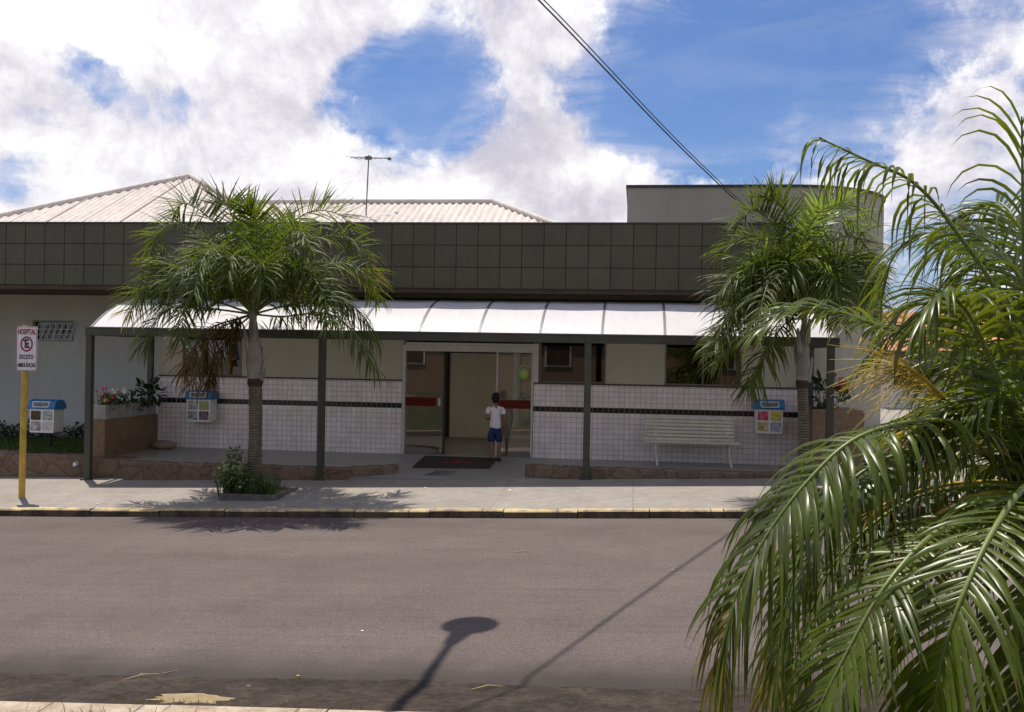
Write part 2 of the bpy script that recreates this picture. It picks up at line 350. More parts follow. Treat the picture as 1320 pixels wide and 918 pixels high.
# ---------------------------------------------------------------- mesh builder and scene-tree helpers
class MB:
    def __init__(s): s.v = []; s.f = []; s.m = []; s.sm = []
    def add(s, vs, fs, mi=0, smooth=False):
        o = len(s.v); s.v += [tuple(v) for v in vs]
        for f in fs: s.f.append(tuple(i + o for i in f)); s.m.append(mi); s.sm.append(smooth)
        return s
    def box(s, x0, x1, y0, y1, z0, z1, mi=0, bev=0):
        if bev:
            b = bmesh.new(); bmesh.ops.create_cube(b, size=1)
            for v in b.verts: v.co = Vector(((x0+x1)/2 + v.co.x*(x1-x0), (y0+y1)/2 + v.co.y*(y1-y0), (z0+z1)/2 + v.co.z*(z1-z0)))
            bmesh.ops.bevel(b, geom=b.edges[:], offset=bev, segments=2, affect='EDGES', profile=.6)
            b.verts.index_update()
            s.add([v.co for v in b.verts], [[v.index for v in f.verts] for f in b.faces], mi); b.free(); return s
        vs = [(x, y, z) for x in (x0, x1) for y in (y0, y1) for z in (z0, z1)]
        return s.add(vs, [(0, 1, 3, 2), (4, 6, 7, 5), (0, 4, 5, 1), (2, 3, 7, 6), (0, 2, 6, 4), (1, 5, 7, 3)], mi)
    def obox(s, c, ax, ay, az, mi=0):       # box from a centre and three half-axis vectors
        c, ax, ay, az = map(Vector, (c, ax, ay, az))
        vs = [c + i*ax + j*ay + k*az for i in (-1, 1) for j in (-1, 1) for k in (-1, 1)]
        return s.add(vs, [(0, 1, 3, 2), (4, 6, 7, 5), (0, 4, 5, 1), (2, 3, 7, 6), (0, 2, 6, 4), (1, 5, 7, 3)], mi)
    def tube(s, pts, rad, n=8, mi=0, cap=True, smooth=True):
        pts = [Vector(p) for p in pts]; k = len(pts)
        if not hasattr(rad, '__len__'): rad = [rad]*k
        vs = []; up = None
        for i, p in enumerate(pts):
            t = (pts[min(i+1, k-1)] - pts[max(i-1, 0)]).normalized()
            if up is None: up = Vector((0, 0, 1)) if abs(t.z) < .9 else Vector((1, 0, 0))
            a = (up - t*up.dot(t)).normalized(); b = t.cross(a); up = a
            for j in range(n):
                q = 2*math.pi*j/n; vs.append(p + (a*math.cos(q) + b*math.sin(q))*rad[i])
        fs = [(i*n + j, i*n + (j+1) % n, (i+1)*n + (j+1) % n, (i+1)*n + j) for i in range(k-1) for j in range(n)]
        s.add(vs, fs, mi, smooth)
        if cap: s.add(vs[:n], [tuple(range(n))[::-1]], mi); s.add(vs[-n:], [tuple(range(n))], mi)
        return s
    def grid(s, nu, nv, fn, mi=0, smooth=True):
        vs = [fn(i/nu, j/nv) for i in range(nu+1) for j in range(nv+1)]
        return s.add(vs, [(i*(nv+1)+j, (i+1)*(nv+1)+j, (i+1)*(nv+1)+j+1, i*(nv+1)+j+1) for i in range(nu) for j in range(nv)], mi, smooth)
    def ball(s, c, r, mi=0, nu=12, nv=8, fn=None):
        c = Vector(c)
        if not hasattr(r, '__len__'): r = (r, r, r)
        vs = []
        for j in range(nv+1):
            for i in range(nu):
                a, b = 2*math.pi*i/nu, math.pi*j/nv
                d = Vector((math.cos(a)*math.sin(b), math.sin(a)*math.sin(b), math.cos(b)))
                k = fn(d) if fn else 1
                vs.append(c + Vector((d.x*r[0], d.y*r[1], d.z*r[2]))*k)
        return s.add(vs, [(j*nu+i, j*nu+(i+1) % nu, (j+1)*nu+(i+1) % nu, (j+1)*nu+i) for j in range(nv) for i in range(nu)], mi, True)
    def prism(s, outline, d0, d1, axis='y', mi=0, smooth=False):   # outline: (a,b) pairs, extruded along axis
        def pt(a, b, d): return {'y': (a, d, b), 'z': (a, b, d), 'x': (d, a, b)}[axis]
        n = len(outline)
        vs = [pt(a, b, d0) for a, b in outline] + [pt(a, b, d1) for a, b in outline]
        s.add(vs, [(i, (i+1) % n, n + (i+1) % n, n + i) for i in range(n)], mi, smooth)
        s.add(vs[:n], [tuple(range(n))[::-1]], mi); s.add(vs[n:], [tuple(range(n))], mi)
        return s
    def build(s, name, mats, parent=None, origin=None, bevel=0):
        if not isinstance(mats, (list, tuple)): mats = [mats]
        off = Vector(origin) if origin is not None else (parent_origin(parent) if parent else Vector((0, 0, 0)))
        me = bpy.data.meshes.new(name)
        me.from_pydata([(v[0]-off.x, v[1]-off.y, v[2]-off.z) for v in s.v], [], s.f)
        for m in mats: me.materials.append(m)
        me.polygons.foreach_set('material_index', s.m); me.polygons.foreach_set('use_smooth', s.sm)
        b = bmesh.new(); b.from_mesh(me); bmesh.ops.recalc_face_normals(b, faces=b.faces[:]) if len(b.faces) < 20000 and not getattr(s, 'keep', False) else None
        b.to_mesh(me); b.free(); me.update()
        o = bpy.data.objects.new(name, me); col.objects.link(o)
        if parent: o.parent = parent
        elif origin is not None: o.location = off
        if bevel:
            md = o.modifiers.new('edge', 'BEVEL'); md.width = bevel; md.segments = 2; md.limit_method = 'ANGLE'; md.angle_limit = R(40)
        return o
ORI = {}
def parent_origin(p):
    return ORI.get(p.name, Vector((0, 0, 0)))
def thing(name, label, cat, loc, group=None, rotz=0):
    o = bpy.data.objects.new(name, None); col.objects.link(o); o.empty_display_size = .2
    o.location = loc; o.rotation_euler.z = rotz; ORI[o.name] = Vector(loc) if not rotz else Vector((0, 0, 0))
    o['label'] = label; o['category'] = cat
    if group: o['group'] = group
    return o
def thing0(name, label, cat, loc, group=None, rotz=0):      # parts are given in the thing's own coordinates
    o = thing(name, label, cat, loc, group, rotz); ORI[o.name] = Vector((0, 0, 0)); return o
def sub(part):                                               # children of a part use the same coordinates as the part
    ORI[part.name] = ORI.get(part.parent.name, Vector((0, 0, 0))) if part.parent else part.location.copy(); return part
def tag(o, label, cat, group=None):
    o['label'] = label; o['category'] = cat
    if group: o['group'] = group
    return o
def struct(o, kind='structure'):
    o['kind'] = kind; return o
def text_mb(mb, s, size, x, z, y, mi, sx=1.0, bold=.0, thick=.002):
    c = bpy.data.curves.new('t', 'FONT'); c.body = s; c.size = size; c.align_x = 'CENTER'; c.align_y = 'CENTER'; c.extrude = thick; c.offset = bold
    o = bpy.data.objects.new('t', c); col.objects.link(o)
    dg = bpy.context.evaluated_depsgraph_get(); dg.update()
    me = o.evaluated_get(dg).to_mesh()
    vs = [(x + v.co.x*sx, y - v.co.z, z + v.co.y) for v in me.vertices]; fs = [tuple(p.vertices) for p in me.polygons]
    mb.add(vs, fs, mi); bpy.data.objects.remove(o); bpy.data.curves.remove(c)

# ================================================================= SKY AND LIGHT
KX, KY = .17, .30                                        # shadow drift per metre of height, in view axes
sw = Vector((-KX*cP - KY*sP, -KX*sP + KY*cP, 1)).normalized()   # towards the sun
el = math.asin(sw.z); az = math.atan2(sw.x, sw.y)
sl = bpy.data.lights.new('sun', 'SUN'); sl.energy = 4.8; sl.angle = R(.53); sl.color = (1, .93, .83)
so = bpy.data.objects.new('sun', sl); col.objects.link(so); so.rotation_euler = (-sw).to_track_quat('-Z', 'Y').to_euler(); so.location = sw*50
w = bpy.data.worlds.new('World'); sc.world = w; w.use_nodes = True
nt = w.node_tree; nt.nodes.clear(); lk = nt.links
sky = N(nt, 'ShaderNodeTexSky', sky_type='NISHITA', sun_disc=False, sun_elevation=el, sun_rotation=az, altitude=500, air_density=1.1, dust_density=1.0, ozone_density=1.6)
tc = N(nt, 'ShaderNodeTexCoord'); nrm = N(nt, 'ShaderNodeVectorMath', operation='NORMALIZE'); lk.new(tc.outputs['Generated'], nrm.inputs[0])
D_ = nrm.outputs[0]
sep = N(nt, 'ShaderNodeSeparateXYZ'); lk.new(D_, sep.inputs[0])
def cloud_field(vec):
    sp = N(nt, 'ShaderNodeSeparateXYZ'); lk.new(vec, sp.inputs[0])
    z_ = math_(nt, 'ADD', math_(nt, 'MAXIMUM', sp.outputs[2], 0.0), .30)
    cb = N(nt, 'ShaderNodeCombineXYZ')
    lk.new(math_(nt, 'DIVIDE', sp.outputs[0], z_), cb.inputs[0]); lk.new(math_(nt, 'DIVIDE', sp.outputs[1], z_), cb.inputs[1])
    a = noise(nt, cb.outputs[0], 2.3, 4, .5, .15)
    b = noise(nt, vec, 8.5, 12, .66, .2)
    return math_(nt, 'SUBTRACT', math_(nt, 'MULTIPLY_ADD', a, .80, math_(nt, 'MULTIPLY', b, 1.1)), .45)
base = cloud_field(D_)
shf = N(nt, 'ShaderNodeVectorMath', operation='ADD'); lk.new(D_, shf.inputs[0]); shf.inputs[1].default_value = (sw.x*.035, sw.y*.035, sw.z*.035)
base2 = cloud_field(shf.outputs[0])
nshade = noise(nt, D_, 3.2, 7, .6, .3)
bias = None
def sd(px, py):
    u, v = ray(px, py); return Vector((u*cP - sP, u*sP + cP, v)).normalized()
BL = [(170, 90, 330, .30), (420, 40, 260, .22), (300, 230, 300, .26), (80, 300, 260, .2), (420, 190, 110, .2), (830, 5, 90, .30), (720, 20, 70, .22), (600, 225, 110, .30), (780, 240, 110, .30), (690, 215, 90, .16), (700, 140, 65, .14),
      (1270, 210, 170, .17), (1150, 260, 150, .2), (1010, 105, 60, .16), (1270, 30, 120, .12), (1000, 240, 110, .2), (700, 270, 140, .40), (830, 260, 100, .34), (560, 250, 90, .28), (470, 30, 60, .2), (640, 40, 50, .2),
      (545, 150, 100, -.42), (610, 170, 80, -.30), (490, 110, 75, -.36), (650, 110, 60, -.2), (560, 90, 60, -.2), (200, 130, 50, -.2), (60, 175, 40, -.2), (690, 55, 65, .42), (880, 110, 190, -.30), (1000, 40, 190, -.30), (790, 140, 70, -.16), (790, 95, 50, -.10), (1100, 110, 90, -.12), (10, 235, 40, -.34), (95, 70, 45, -.36), (245, 130, 40, -.36), (130, 95, 40, -.32), (850, 180, 60, -.10), (480, 130, 40, -.1)]
for px, py, r, a in BL:
    d = sd(px, py); q = (r/F)**2
    dot = N(nt, 'ShaderNodeVectorMath', operation='DOT_PRODUCT'); lk.new(D_, dot.inputs[0]); dot.inputs[1].default_value = d
    # exp(-angle^2/q), angle^2 about 2(1-dot)
    e = math_(nt, 'MULTIPLY', math_(nt, 'EXPONENT', math_(nt, 'MULTIPLY', math_(nt, 'SUBTRACT', 1.0, dot.outputs['Value']), -2.0/q)), a*(.52 if a > 0 else .85))
    bias = e if bias is None else math_(nt, 'ADD', bias, e)
cov = math_(nt, 'ADD', base, bias)
mask = ramp(nt, cov, [(.46, (0, 0, 0)), (.53, (.30,)*3), (.585, (.80,)*3), (.66, (1, 1, 1))])
lit = math_(nt, 'SUBTRACT', base, base2)                       # thinner towards the sun: lit side
sh_ = math_(nt, 'ADD', math_(nt, 'MULTIPLY_ADD', lit, 1.1, math_(nt, 'MULTIPLY', nshade, .95)), math_(nt, 'MULTIPLY', cov, -.06))
ccol = ramp(nt, sh_, [(.20, (6.4, 6.15, 7.0)), (.36, (8.0, 7.7, 8.4)), (.50, (9.8, 9.55, 9.9)), (.62, (11.6, 11.5, 11.5))])
# thin high veil in streaks
vs_ = N(nt, 'ShaderNodeMapping'); lk.new(D_, vs_.inputs[0]); vs_.inputs['Rotation'].default_value = (.2, .5, .3); vs_.inputs['Scale'].default_value = (2.2, 5, 9)
veil = noise(nt, vs_.outputs[0], 2.4, 9, .62, .6)
vm = math_(nt, 'MULTIPLY', ramp(nt, veil, [(.42, (0, 0, 0)), (.70, (.78,)*3)]), ramp(nt, cov, [(.25, (.15,)*3), (.5, (1, 1, 1))]))
skyc = mixc(nt, 1, sky.outputs[0], (.62, .77, 1.08), 'MULTIPLY')
final = mixc(nt, mask, mixc(nt, vm, skyc, (8.2, 8.0, 9.0)), ccol)
bg = N(nt, 'ShaderNodeBackground', Strength=.10); lk.new(final, bg.inputs[0])
wo = N(nt, 'ShaderNodeOutputWorld'); lk.new(bg.outputs[0], wo.inputs[0])
sc.view_settings.view_transform = 'Standard'; sc.view_settings.look = 'None'; sc.view_settings.exposure = 0; sc.view_settings.gamma = 1
sc.render.engine = 'CYCLES'
try:
    sc.cycles.use_denoising = True; sc.cycles.denoiser = 'OPENIMAGEDENOISE'
    sc.cycles.max_bounces = 8; sc.cycles.transparent_max_bounces = 12
    sc.cycles.sample_clamp_indirect = 6
except Exception: pass

# ================================================================= GROUND
def sheet(name, m, x0, x1, ys, nx=60, dz=0, jag=None, kind='structure', zfn=None):
    mb = MB(); ny = len(ys) - 1
    fn = zfn or gz
    vs = []
    for i in range(nx+1):
        x = x0 + (x1-x0)*i/nx
        for j, y in enumerate(ys):
            yy = y + (jag(x, j) if jag else 0)
            vs.append((x, yy, fn(x, y) + dz))
    mb.add(vs, [(i*(ny+1)+j, (i+1)*(ny+1)+j, (i+1)*(ny+1)+j+1, i*(ny+1)+j+1) for i in range(nx) for j in range(ny)], 0, True)
    mb.keep = True
    return struct(mb.build(name, m), kind)
def frange(a, b, n): return [a + (b-a)*i/n for i in range(n+1)]
rj = random.Random(3)
from mathutils import noise as mn
def gut_z(x, y): return S*sat(x) + .055 - .095*min(1, max(0, (y - 6.56)/1.0))
# base ground: one sheet to the horizon, always below the paved sheets near the street
mb = MB()
xs = [-600, -250, -120, -60, -30, -15, -5, 5, 15, 30, 60, 120, 250, 600]; ys = [-300, -100, -40, -10, 0, 3.5, 5.6, 6.3, 8, 11, 14, 16, 19, 25, 34, 60, 120, 300, 700]
vs = [(x, y, gz(x, y) - (.30 if -1 < y < 30 else .02)) for x in xs for y in ys]
k = len(ys); mb.add(vs, [(i*k+j, (i+1)*k+j, (i+1)*k+j+1, i*k+j+1) for i in range(len(xs)-1) for j in range(k-1)], 0, True); mb.keep = True
struct(mb.build('ground', M['earth']))
sheet('grass_bank', M['lawn'], -40, 40, frange(-12, 3.6, 6) + frange(4, 6.24, 8), 60)
sheet('road', M['asphalt'], -70, 70, [7.50, 7.64, 7.80] + frange(8.05, 14.63, 14), 1400, jag=lambda x, j: (.05*mn.fractal(Vector((x*1.3, 0, 2)), .9, 2, 6) + rj.uniform(-.012, .012))*(1.2, .9, .3)[j] if j < 3 else 0, zfn=lambda x, y: gz(x, y) if y > 7.7 else (gz(x, 7.65) + .002 if y > 7.6 else gut_z(x, 7.5) - .012))
# dirt-filled gutter with real unevenness
mb = MB()
def gut(u, v):
    x = -16 + 30*u; y = 6.52 + 1.16*v
    h = .022*mn.fractal(Vector((x*1.2, y*2.2, 0)), .8, 2, 5) + .012*mn.noise(Vector((x*9, y*9, 3)))
    return (x, y, gut_z(x, y) + h*.7)
mb.grid(520, 30, gut); mb.keep = True
struct(mb.build('gutter', M['gutter']))
sheet('sidewalk', M['sidewalk'], -70, 70, frange(14.78, 17.75, 6), 120)
def kerb(name, m, y0, y1, zt, zb, x0, x1, step, seed):
    r = random.Random(seed); mb = MB(); x = x0
    while x < x1:
        x2 = x + step*r.uniform(.85, 1.15); a = r.uniform(-.012, .012); dz = r.uniform(-.010, .008)
        nn = 6; pts = []
        for q in range(nn+1):
            xx = x + (x2 - .012 - x)*q/nn; j = r.uniform(-.008, .008)
            zz = S*sat(xx)
            pts += [(xx, y0 + a + j, zz + zb), (xx, y0 + a + j*.6, zz + zt + dz - .022), (xx, y0 + a + .022, zz + zt + dz), (xx, y1, zz + zt + dz*.3), (xx, y1, zz + zb)]
        mb.add(pts, [(q*5+w_, (q+1)*5+w_, (q+1)*5+w_+1, q*5+w_+1) for q in range(nn) for w_ in range(4)])
        mb.add(pts[:5], [(0, 1, 2, 3, 4)]); mb.add(pts[-5:], [(4, 3, 2, 1, 0)])
        x = x2
    return struct(mb.build(name, m))
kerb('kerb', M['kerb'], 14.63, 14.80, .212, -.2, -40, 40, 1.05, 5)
kerb('kerb_near', M['kerb_near'], 6.22, 6.56, .083, -.2, -14, 14, 1.0, 8)
# paved forecourt at the right and side yard behind
sheet('pavement', M['sidewalk'], XW(1078, 19.85) + .6, 70, frange(17.7, 60, 16), 50)

# a pale washed-out hole in the gutter beside the kerb
mb = MB(); c0 = P(268, 902, 7.0)
r1 = random.Random(12)
ring = []
for i in range(26):
    a = 2*math.pi*i/26; k = r1.uniform(.75, 1.2)
    ring.append(Vector((c0.x + .36*math.cos(a)*k, 6.86 + .17*math.sin(a)*k, gut_z(c0.x, 6.86 + .17*math.sin(a)*k) - .004)))
ctr = Vector((c0.x, 6.82, gut_z(c0.x, 6.82) + .045))
mb.add([ctr] + ring, [(0, 1+i, 1+(i+1) % 26) for i in range(26)], 0, True)
M['sand'] = mat('pale washed sand', (.31, .24, .135), .95, .25, 8, .5, 60)
struct(mb.build('sand', M['sand']))

# ================================================================= HOSPITAL BUILDING
DW = 19.85; DF = 18.86; FL = .40                    # facade plane, fascia plane, floor level
xL = XW(205, DW); xDoorL = XW(519, DW); xDoorR = XW(688, DW); xR = XW(1078, DW)
ZT = P(600, 493, DW).z                               # top of the tiled dado
ZB = P(600, 493, DW).z - .545                        # underside of the black band
hb = thing('hospital_building', 'low hospital with dark tiled fascia, white tiled dado and pale corrugated roof', 'building', (0, 24, FL))
def wallbox(mb, x0, x1, z0, z1, th=.2): mb.box(x0, x1, DW, DW + th, z0, z1)
mb = MB()
ztop = 3.66
xw1a, xw1b = XW(235, DW, 470), XW(312, DW, 470)
xw2a, xw2b = XW(695, DW, 470), XW(781, DW, 470)
xw3a, xw3b = XW(857, DW, 470), XW(956, DW, 470)
WZ0, WZ1 = ZT + .005, 2.86
for a, b in ((xL, xw1a), (xw1b, xDoorL), (xw2b, xw3a), (xw3b, xR)): wallbox(mb, a, b, ZT, ztop)
for a, b in ((xw1a, xw1b), (xw2a, xw2b), (xw3a, xw3b)): wallbox(mb, a, b, WZ1, ztop)
wallbox(mb, xDoorL, xDoorR + .10, 2.78, ztop)
mb.build('upper_wall', M['plaster_cream'], hb)
mb = MB()
for a, b in ((xL, xDoorL), (xDoorR, xR)):
    mb.box(a, b, DW - .012, DW + .2, FL - .4, ZB); mb.box(a, b, DW - .012, DW + .2, ZB + .1035, ZT)
mb.build('tiled_dado', M['tile'], hb)
mb = MB()
for a, b in ((xL, xDoorL), (xDoorR, xR)):
    mb = MB(); mb.box(a, b, DW - .0125, DW + .1, ZB, ZB + .1035); mb.build('tile_band', M['tile_black'], hb)
mb = MB()
for a, b in ((xL, xDoorL), (xDoorR, xR)): mb.box(a, b, DW - .035, DW + .01, ZT, ZT + .028)
mb.build('ledge', M['dark_frame'], hb)
# recessed left wing and the returns
mb = MB(); x0, x1 = XW(42, 22.1, 425), XW(95, 22.1, 425); wz0, wz1 = P(70, 440, 22.1).z, P(70, 413, 22.1).z
DL = 22.1
mb.box(-24, x0, DL, DL + .2, -.5, 3.7); mb.box(x1, xL + .3, DL, DL + .2, -.5, 3.7); mb.box(x0, x1, DL, DL + .2, -.5, wz0); mb.box(x0, x1, DL, DL + .2, wz1, 3.7)
mb.box(xL, xL + .2, DW + .2, DL, -.4, 3.7)
mb.box(-24, -23.8, DL + .2, 32, -.5, 3.7); mb.box(-24, xR - .5, 31.8, 32, -.5, 3.7)
mb.build('wing_wall', M['plaster_grey'], hb)
def window(name, xa, xb, z0, z1, D, fm, gm, fw=.035, mull=()):
    f = MB()
    f.box(xa, xa + fw, D + .03, D + .09, z0, z1); f.box(xb - fw, xb, D + .03, D + .09, z0, z1)
    f.box(xa + fw, xb - fw, D + .03, D + .09, z0, z0 + fw); f.box(xa + fw, xb - fw, D + .03, D + .09, z1 - fw, z1)
    for q in mull: f.box(q - fw*.4, q + fw*.4, D + .032, D + .088, z0 + fw, z1 - fw)
    w_ = f.build('window', fm, hb); sub(w_)
    p = MB(); p.box(xa + fw*.7, xb - fw*.7, D + .055, D + .061, z0 + fw*.7, z1 - fw*.7); p.build('pane', gm, w_)
    return w_
M['alu_brown'] = mat('bronze window frame', (.17, .15, .12), .45)
window('window', xw1a, xw1b, WZ0 + .02, WZ1, DW, M['alu_brown'], M['glass_dark'])
window('window', xw2a, xw2b, WZ0 + .02, WZ1, DW, M['alu_brown'], M['glass_dark'])
window('window', xw3a, xw3b, WZ0 + .02, WZ1, DW, M['alu_brown'], M['glass_dark'], mull=(xw3a + (xw3b - xw3a)*.5,))
# white tilting window with a grid in the left wing
f = MB(); fw = .035
f.box(x0, x0 + fw, DL + .02, DL + .1, wz0, wz1); f.box(x1 - fw, x1, DL + .02, DL + .1, wz0, wz1); f.box(x0 + fw, x1 - fw, DL + .02, DL + .1, wz0, wz0 + fw); f.box(x0 + fw, x1 - fw, DL + .02, DL + .1, wz1 - fw, wz1)
w_ = sub(f.build('window', M['concrete'], hb))
p = MB(); p.box(x0 + .02, x1 - .02, DL + .12, DL + .126, wz0 + .02, wz1 - .02); p.build('pane', M['glass_dark'], w_)
bw = (x1 - x0 - 2*fw)
for k in range(2):
    g = MB(); a = x0 + fw + bw*(.06 + .47*k); b = a + bw*.45; H = wz1 - wz0 - 2*fw
    lean = Vector((.12, -.10, H*.88)); o_ = Vector((a, DL + .0, wz0 + fw))
    for i in range(4):
        q = o_ + lean*(i/3); g.tube([q, q + Vector((b - a, 0, 0))], .014, 6)
    for i in range(4):
        q = o_ + Vector(((b - a)*i/3, 0, 0)); g.tube([q, q + lean], .013, 6)
    g.build('grille', M['white_paint'], w_)

# fascia, soffit and capping
xFe = XW(1012, DF, 340)
ZF0, ZF1 = 3.64, 4.905
mb = MB(); mb.box(-24, xFe, DF, DF + .25, ZF0 + .03, ZF1 - .02); mb.box(xFe - .25, xFe, DF + .25, 20.35, ZF0 + .03, ZF1 - .02); mb.build('fascia', M['fascia'], hb)
mb = MB(); mb.box(-24.02, xFe + .02, DF - .02, DF + .30, ZF1 - .018, ZF1 + .014); mb.build('fascia_capping', M['cap'], hb)
mb = MB(); mb.box(-24, xFe - .02, DF + .03, DF + .35, ZF0 - .06, ZF0 + .028); mb.box(-24, xL + .05, DF + .35, DL + .02, ZF0 + .0, ZF0 + .027); mb.box(xL + .05, xFe - .02, DF + .35, DW + .02, ZF0, ZF0 + .027); mb.build('soffit', M['soffit'], hb)
# roof deck behind the parapet, opened to feed the added lobby fill panel
SK0, SK1, SKY0, SKY1 = -7.2, -1.4, 20.7, 22.1
mb = MB(); mb.box(-24, SK0, DF + .26, 32, 3.75, 3.85); mb.box(SK1, xR + .4, DF + .26, 32, 3.75, 3.85); mb.box(SK0, SK1, DF + .26, SKY0, 3.75, 3.85); mb.box(SK0, SK1, SKY1, 32, 3.75, 3.85); mb.build('roof_deck', M['concrete'], hb)

# corrugated hipped roofs
G = .47; E0 = 21.35; EZ = 4.6
def hipfront(mb, xa, xb, ya, za, run_l, run_r, rise_run, per=.172, amp=.022, gap=None):
    """front slope: eave from xa to xb at ya; hips at 45 degrees at the ends; returns nothing"""
    n = int((xb - xa)/per*8)
    prev = None; vs = []; fs = []
    for i in range(n+1):
        x = xa + (xb - xa)*i/n
        L = min(rise_run, (x - xa) if run_l else 1e9, (xb - x) if run_r else 1e9)
        L = max(L, 0)
        w_ = amp*math.cos(2*math.pi*x/per)
        for k in range(5):
            t = L*k/4; vs.append((x, ya + t, za + G*t + w_))
    fs = [(i*5+k, (i+1)*5+k, (i+1)*5+k+1, i*5+k+1) for i in range(n) for k in range(4) if not (gap and k == 0 and gap[0] < vs[i*5][0] < gap[1])]
    mb.add(vs, fs, 0, True)
ap = PC(245, 228, 28.3)                                  # apex of the big hip
run1 = (ap.y - E0); za1 = ap.z - G*run1
mb = MB(); mb.keep = True
hipfront(mb, ap.x - run1, ap.x + run1, E0, za1, True, True, run1)
# sheet joints on the front slope (overlapping side laps)
for k in range(-6, 7):
    x = ap.x + k*.95
    L = run1 - abs(x - ap.x)
    if L > .2: mb.tube([(x, E0, za1 + .03), (x, E0 + L, za1 + G*L + .03)], .012, 5)
def side(mb, x_e, sgn, ya, run, za, per=.172, amp=.022, depth=1):
    # side slopes of the hip, corrugations running towards the apex line
    n = int(2*run/per*4); vs = []
    for i in range(n+1):
        y = ya + 2*run*i/n; L = max(0, min(y - ya, ya + 2*run - y)); w_ = amp*math.cos(2*math.pi*y/per)
        for k in range(4):
            t = L*k/3; vs.append((x_e - sgn*t, y, za + G*t + w_))
    mb.add(vs, [(i*4+k, (i+1)*4+k, (i+1)*4+k+1, i*4+k+1) for i in range(n) for k in range(3)], 0, True)
side(mb, ap.x + run1, 1, E0, run1, za1); side(mb, ap.x - run1, -1, E0, run1, za1)
r2a = PC(330, 259, 24.9); r2b = PC(636, 259, 24.8); zr = (r2a.z + r2b.z)/2
run2 = r2b.y - E0; za2 = zr - G*run2
hipfront(mb, r2a.x - 1.6, r2b.x + run2, E0, za2, False, True, run2, gap=(SK0, SK1))  # sheets left out, unseen, to let sun onto the added panel
side(mb, r2b.x + run2, 1, E0, run2, za2)
rf = sub(mb.build('roof', M['sheet'], hb))
mb = MB()
rng = lambda a, b: [Vector(a).lerp(Vector(b), i/20) for i in range(21)]
mb.tube(rng((ap.x, ap.y, ap.z + .03), (ap.x - run1, E0, za1 + .03)), .075, 8); mb.tube(rng((ap.x, ap.y, ap.z + .03), (ap.x + run1, E0, za1 + .03)), .075, 8)
mb.tube(rng((r2a.x - 1.6, r2b.y, zr + .03), (r2b.x, r2b.y, zr + .03)), .07, 8); mb.tube(rng((r2b.x, r2b.y, zr + .03), (r2b.x + run2, E0, za2 + .03)), .07, 8)
mb.build('ridge_cap', M['sheet'], rf)

# rounded parapet block at the right
DB = 20.36; bl = P(809, 242, DB); zb_ = bl.z; xe = XW(1139, 22.4, 300); rr_ = 2.3
outl = [(bl.x, DB)] + [(xe - rr_ + rr_*math.sin(R(a)), DB + rr_ - rr_*math.cos(R(a))) for a in range(0, 91, 6)] + [(xe, 27), (bl.x, 27)]
mb = MB(); mb.prism(outl, 3.9, zb_, 'z'); 
ol2 = [(xR - .02, DB)] + outl[1:-1] + [(xR - .02, 27)]
mb.prism(ol2, -.3, 3.88, 'z')
b_ = mb.build('parapet_block', M['plaster_block'], hb, bevel=0)
mb = MB(); oc = [(bl.x - .03, DB - .035)] + [(xe - rr_ + (rr_+.035)*math.sin(R(a)), DB + rr_ - (rr_+.035)*math.cos(R(a))) for a in range(0, 91, 6)] + [(xe + .035, 27.03), (bl.x - .03, 27.03)]
mb.prism(oc, zb_ + .002, zb_ + .05, 'z'); mb.build('parapet_capping', M['cap'], hb)

# lobby
xa, xb = XW(470, DW) - 1.2, XW(790, DW) + 1.5; DI = 24.2
mb = MB(); mb.box(xa, xb, DW + .2, 29, FL - .12, FL - .004); mb.build('lobby_floor', M['floor'], hb)
xcw = XW(580, DI)
mb = MB(); mb.box(xcw, xb, DI, DI + .15, FL, 2.45); mb.build('lobby_partition', M['cream_wall'], hb)
mb = MB(); mb.box(xcw - .12, xcw, DI - .05, DI + .2, FL, 2.7); mb.box(xcw, xb, DI - .02, DI + .17, 2.452, 2.75); mb.build('partition_frame', M['dark_frame'], hb)
mb = MB(); mb.box(xa - .1, xa, DW + .2, 29, FL, 3.3); mb.box(xb, xb + .1, DW + .2, 29, FL, 3.3); mb.box(xa, xb, 29, 29.1, FL, 3.3); mb.build('lobby_wall', M['lobby_dark'], hb)
ka, kb = max(xa, SK0 + .05), min(xb, SK1 - .05)
mb = MB(); mb.box(xa, xb, DW + .2, SKY0, 3.2, 3.3); mb.box(xa, xb, SKY1, 29, 3.2, 3.3)
if ka > xa: mb.box(xa, ka, SKY0, SKY1, 3.2, 3.3)
if kb < xb: mb.box(kb, xb, SKY0, SKY1, 3.2, 3.3)
mb.build('lobby_ceiling', M['ceiling'], hb)
mb = MB(); mb.box(ka, kb, SKY0, SKY1, 3.24, 3.25); mb.build('lobby_fill_panel', M['opal'], hb)  # unseen diffusing ceiling panel, added to brighten the lobby
# reception desk
ds = thing('reception_desk', 'dark wooden reception desk in the lobby behind the left glass door panel', 'desk', (xcw - 1.6, 23.2, FL))
mb = MB(); mb.box(xcw - 2.6, xcw - .75, 22.9, 23.5, FL, FL + 1.0, 0, .02); mb.build('desk_body', M['wood'], ds)
mb = MB(); mb.box(xcw - 2.66, xcw - .69, 22.84, 23.56, FL + 1.002, FL + 1.05, 0, .01); mb.build('desk_top', M['lobby_dark'], ds)

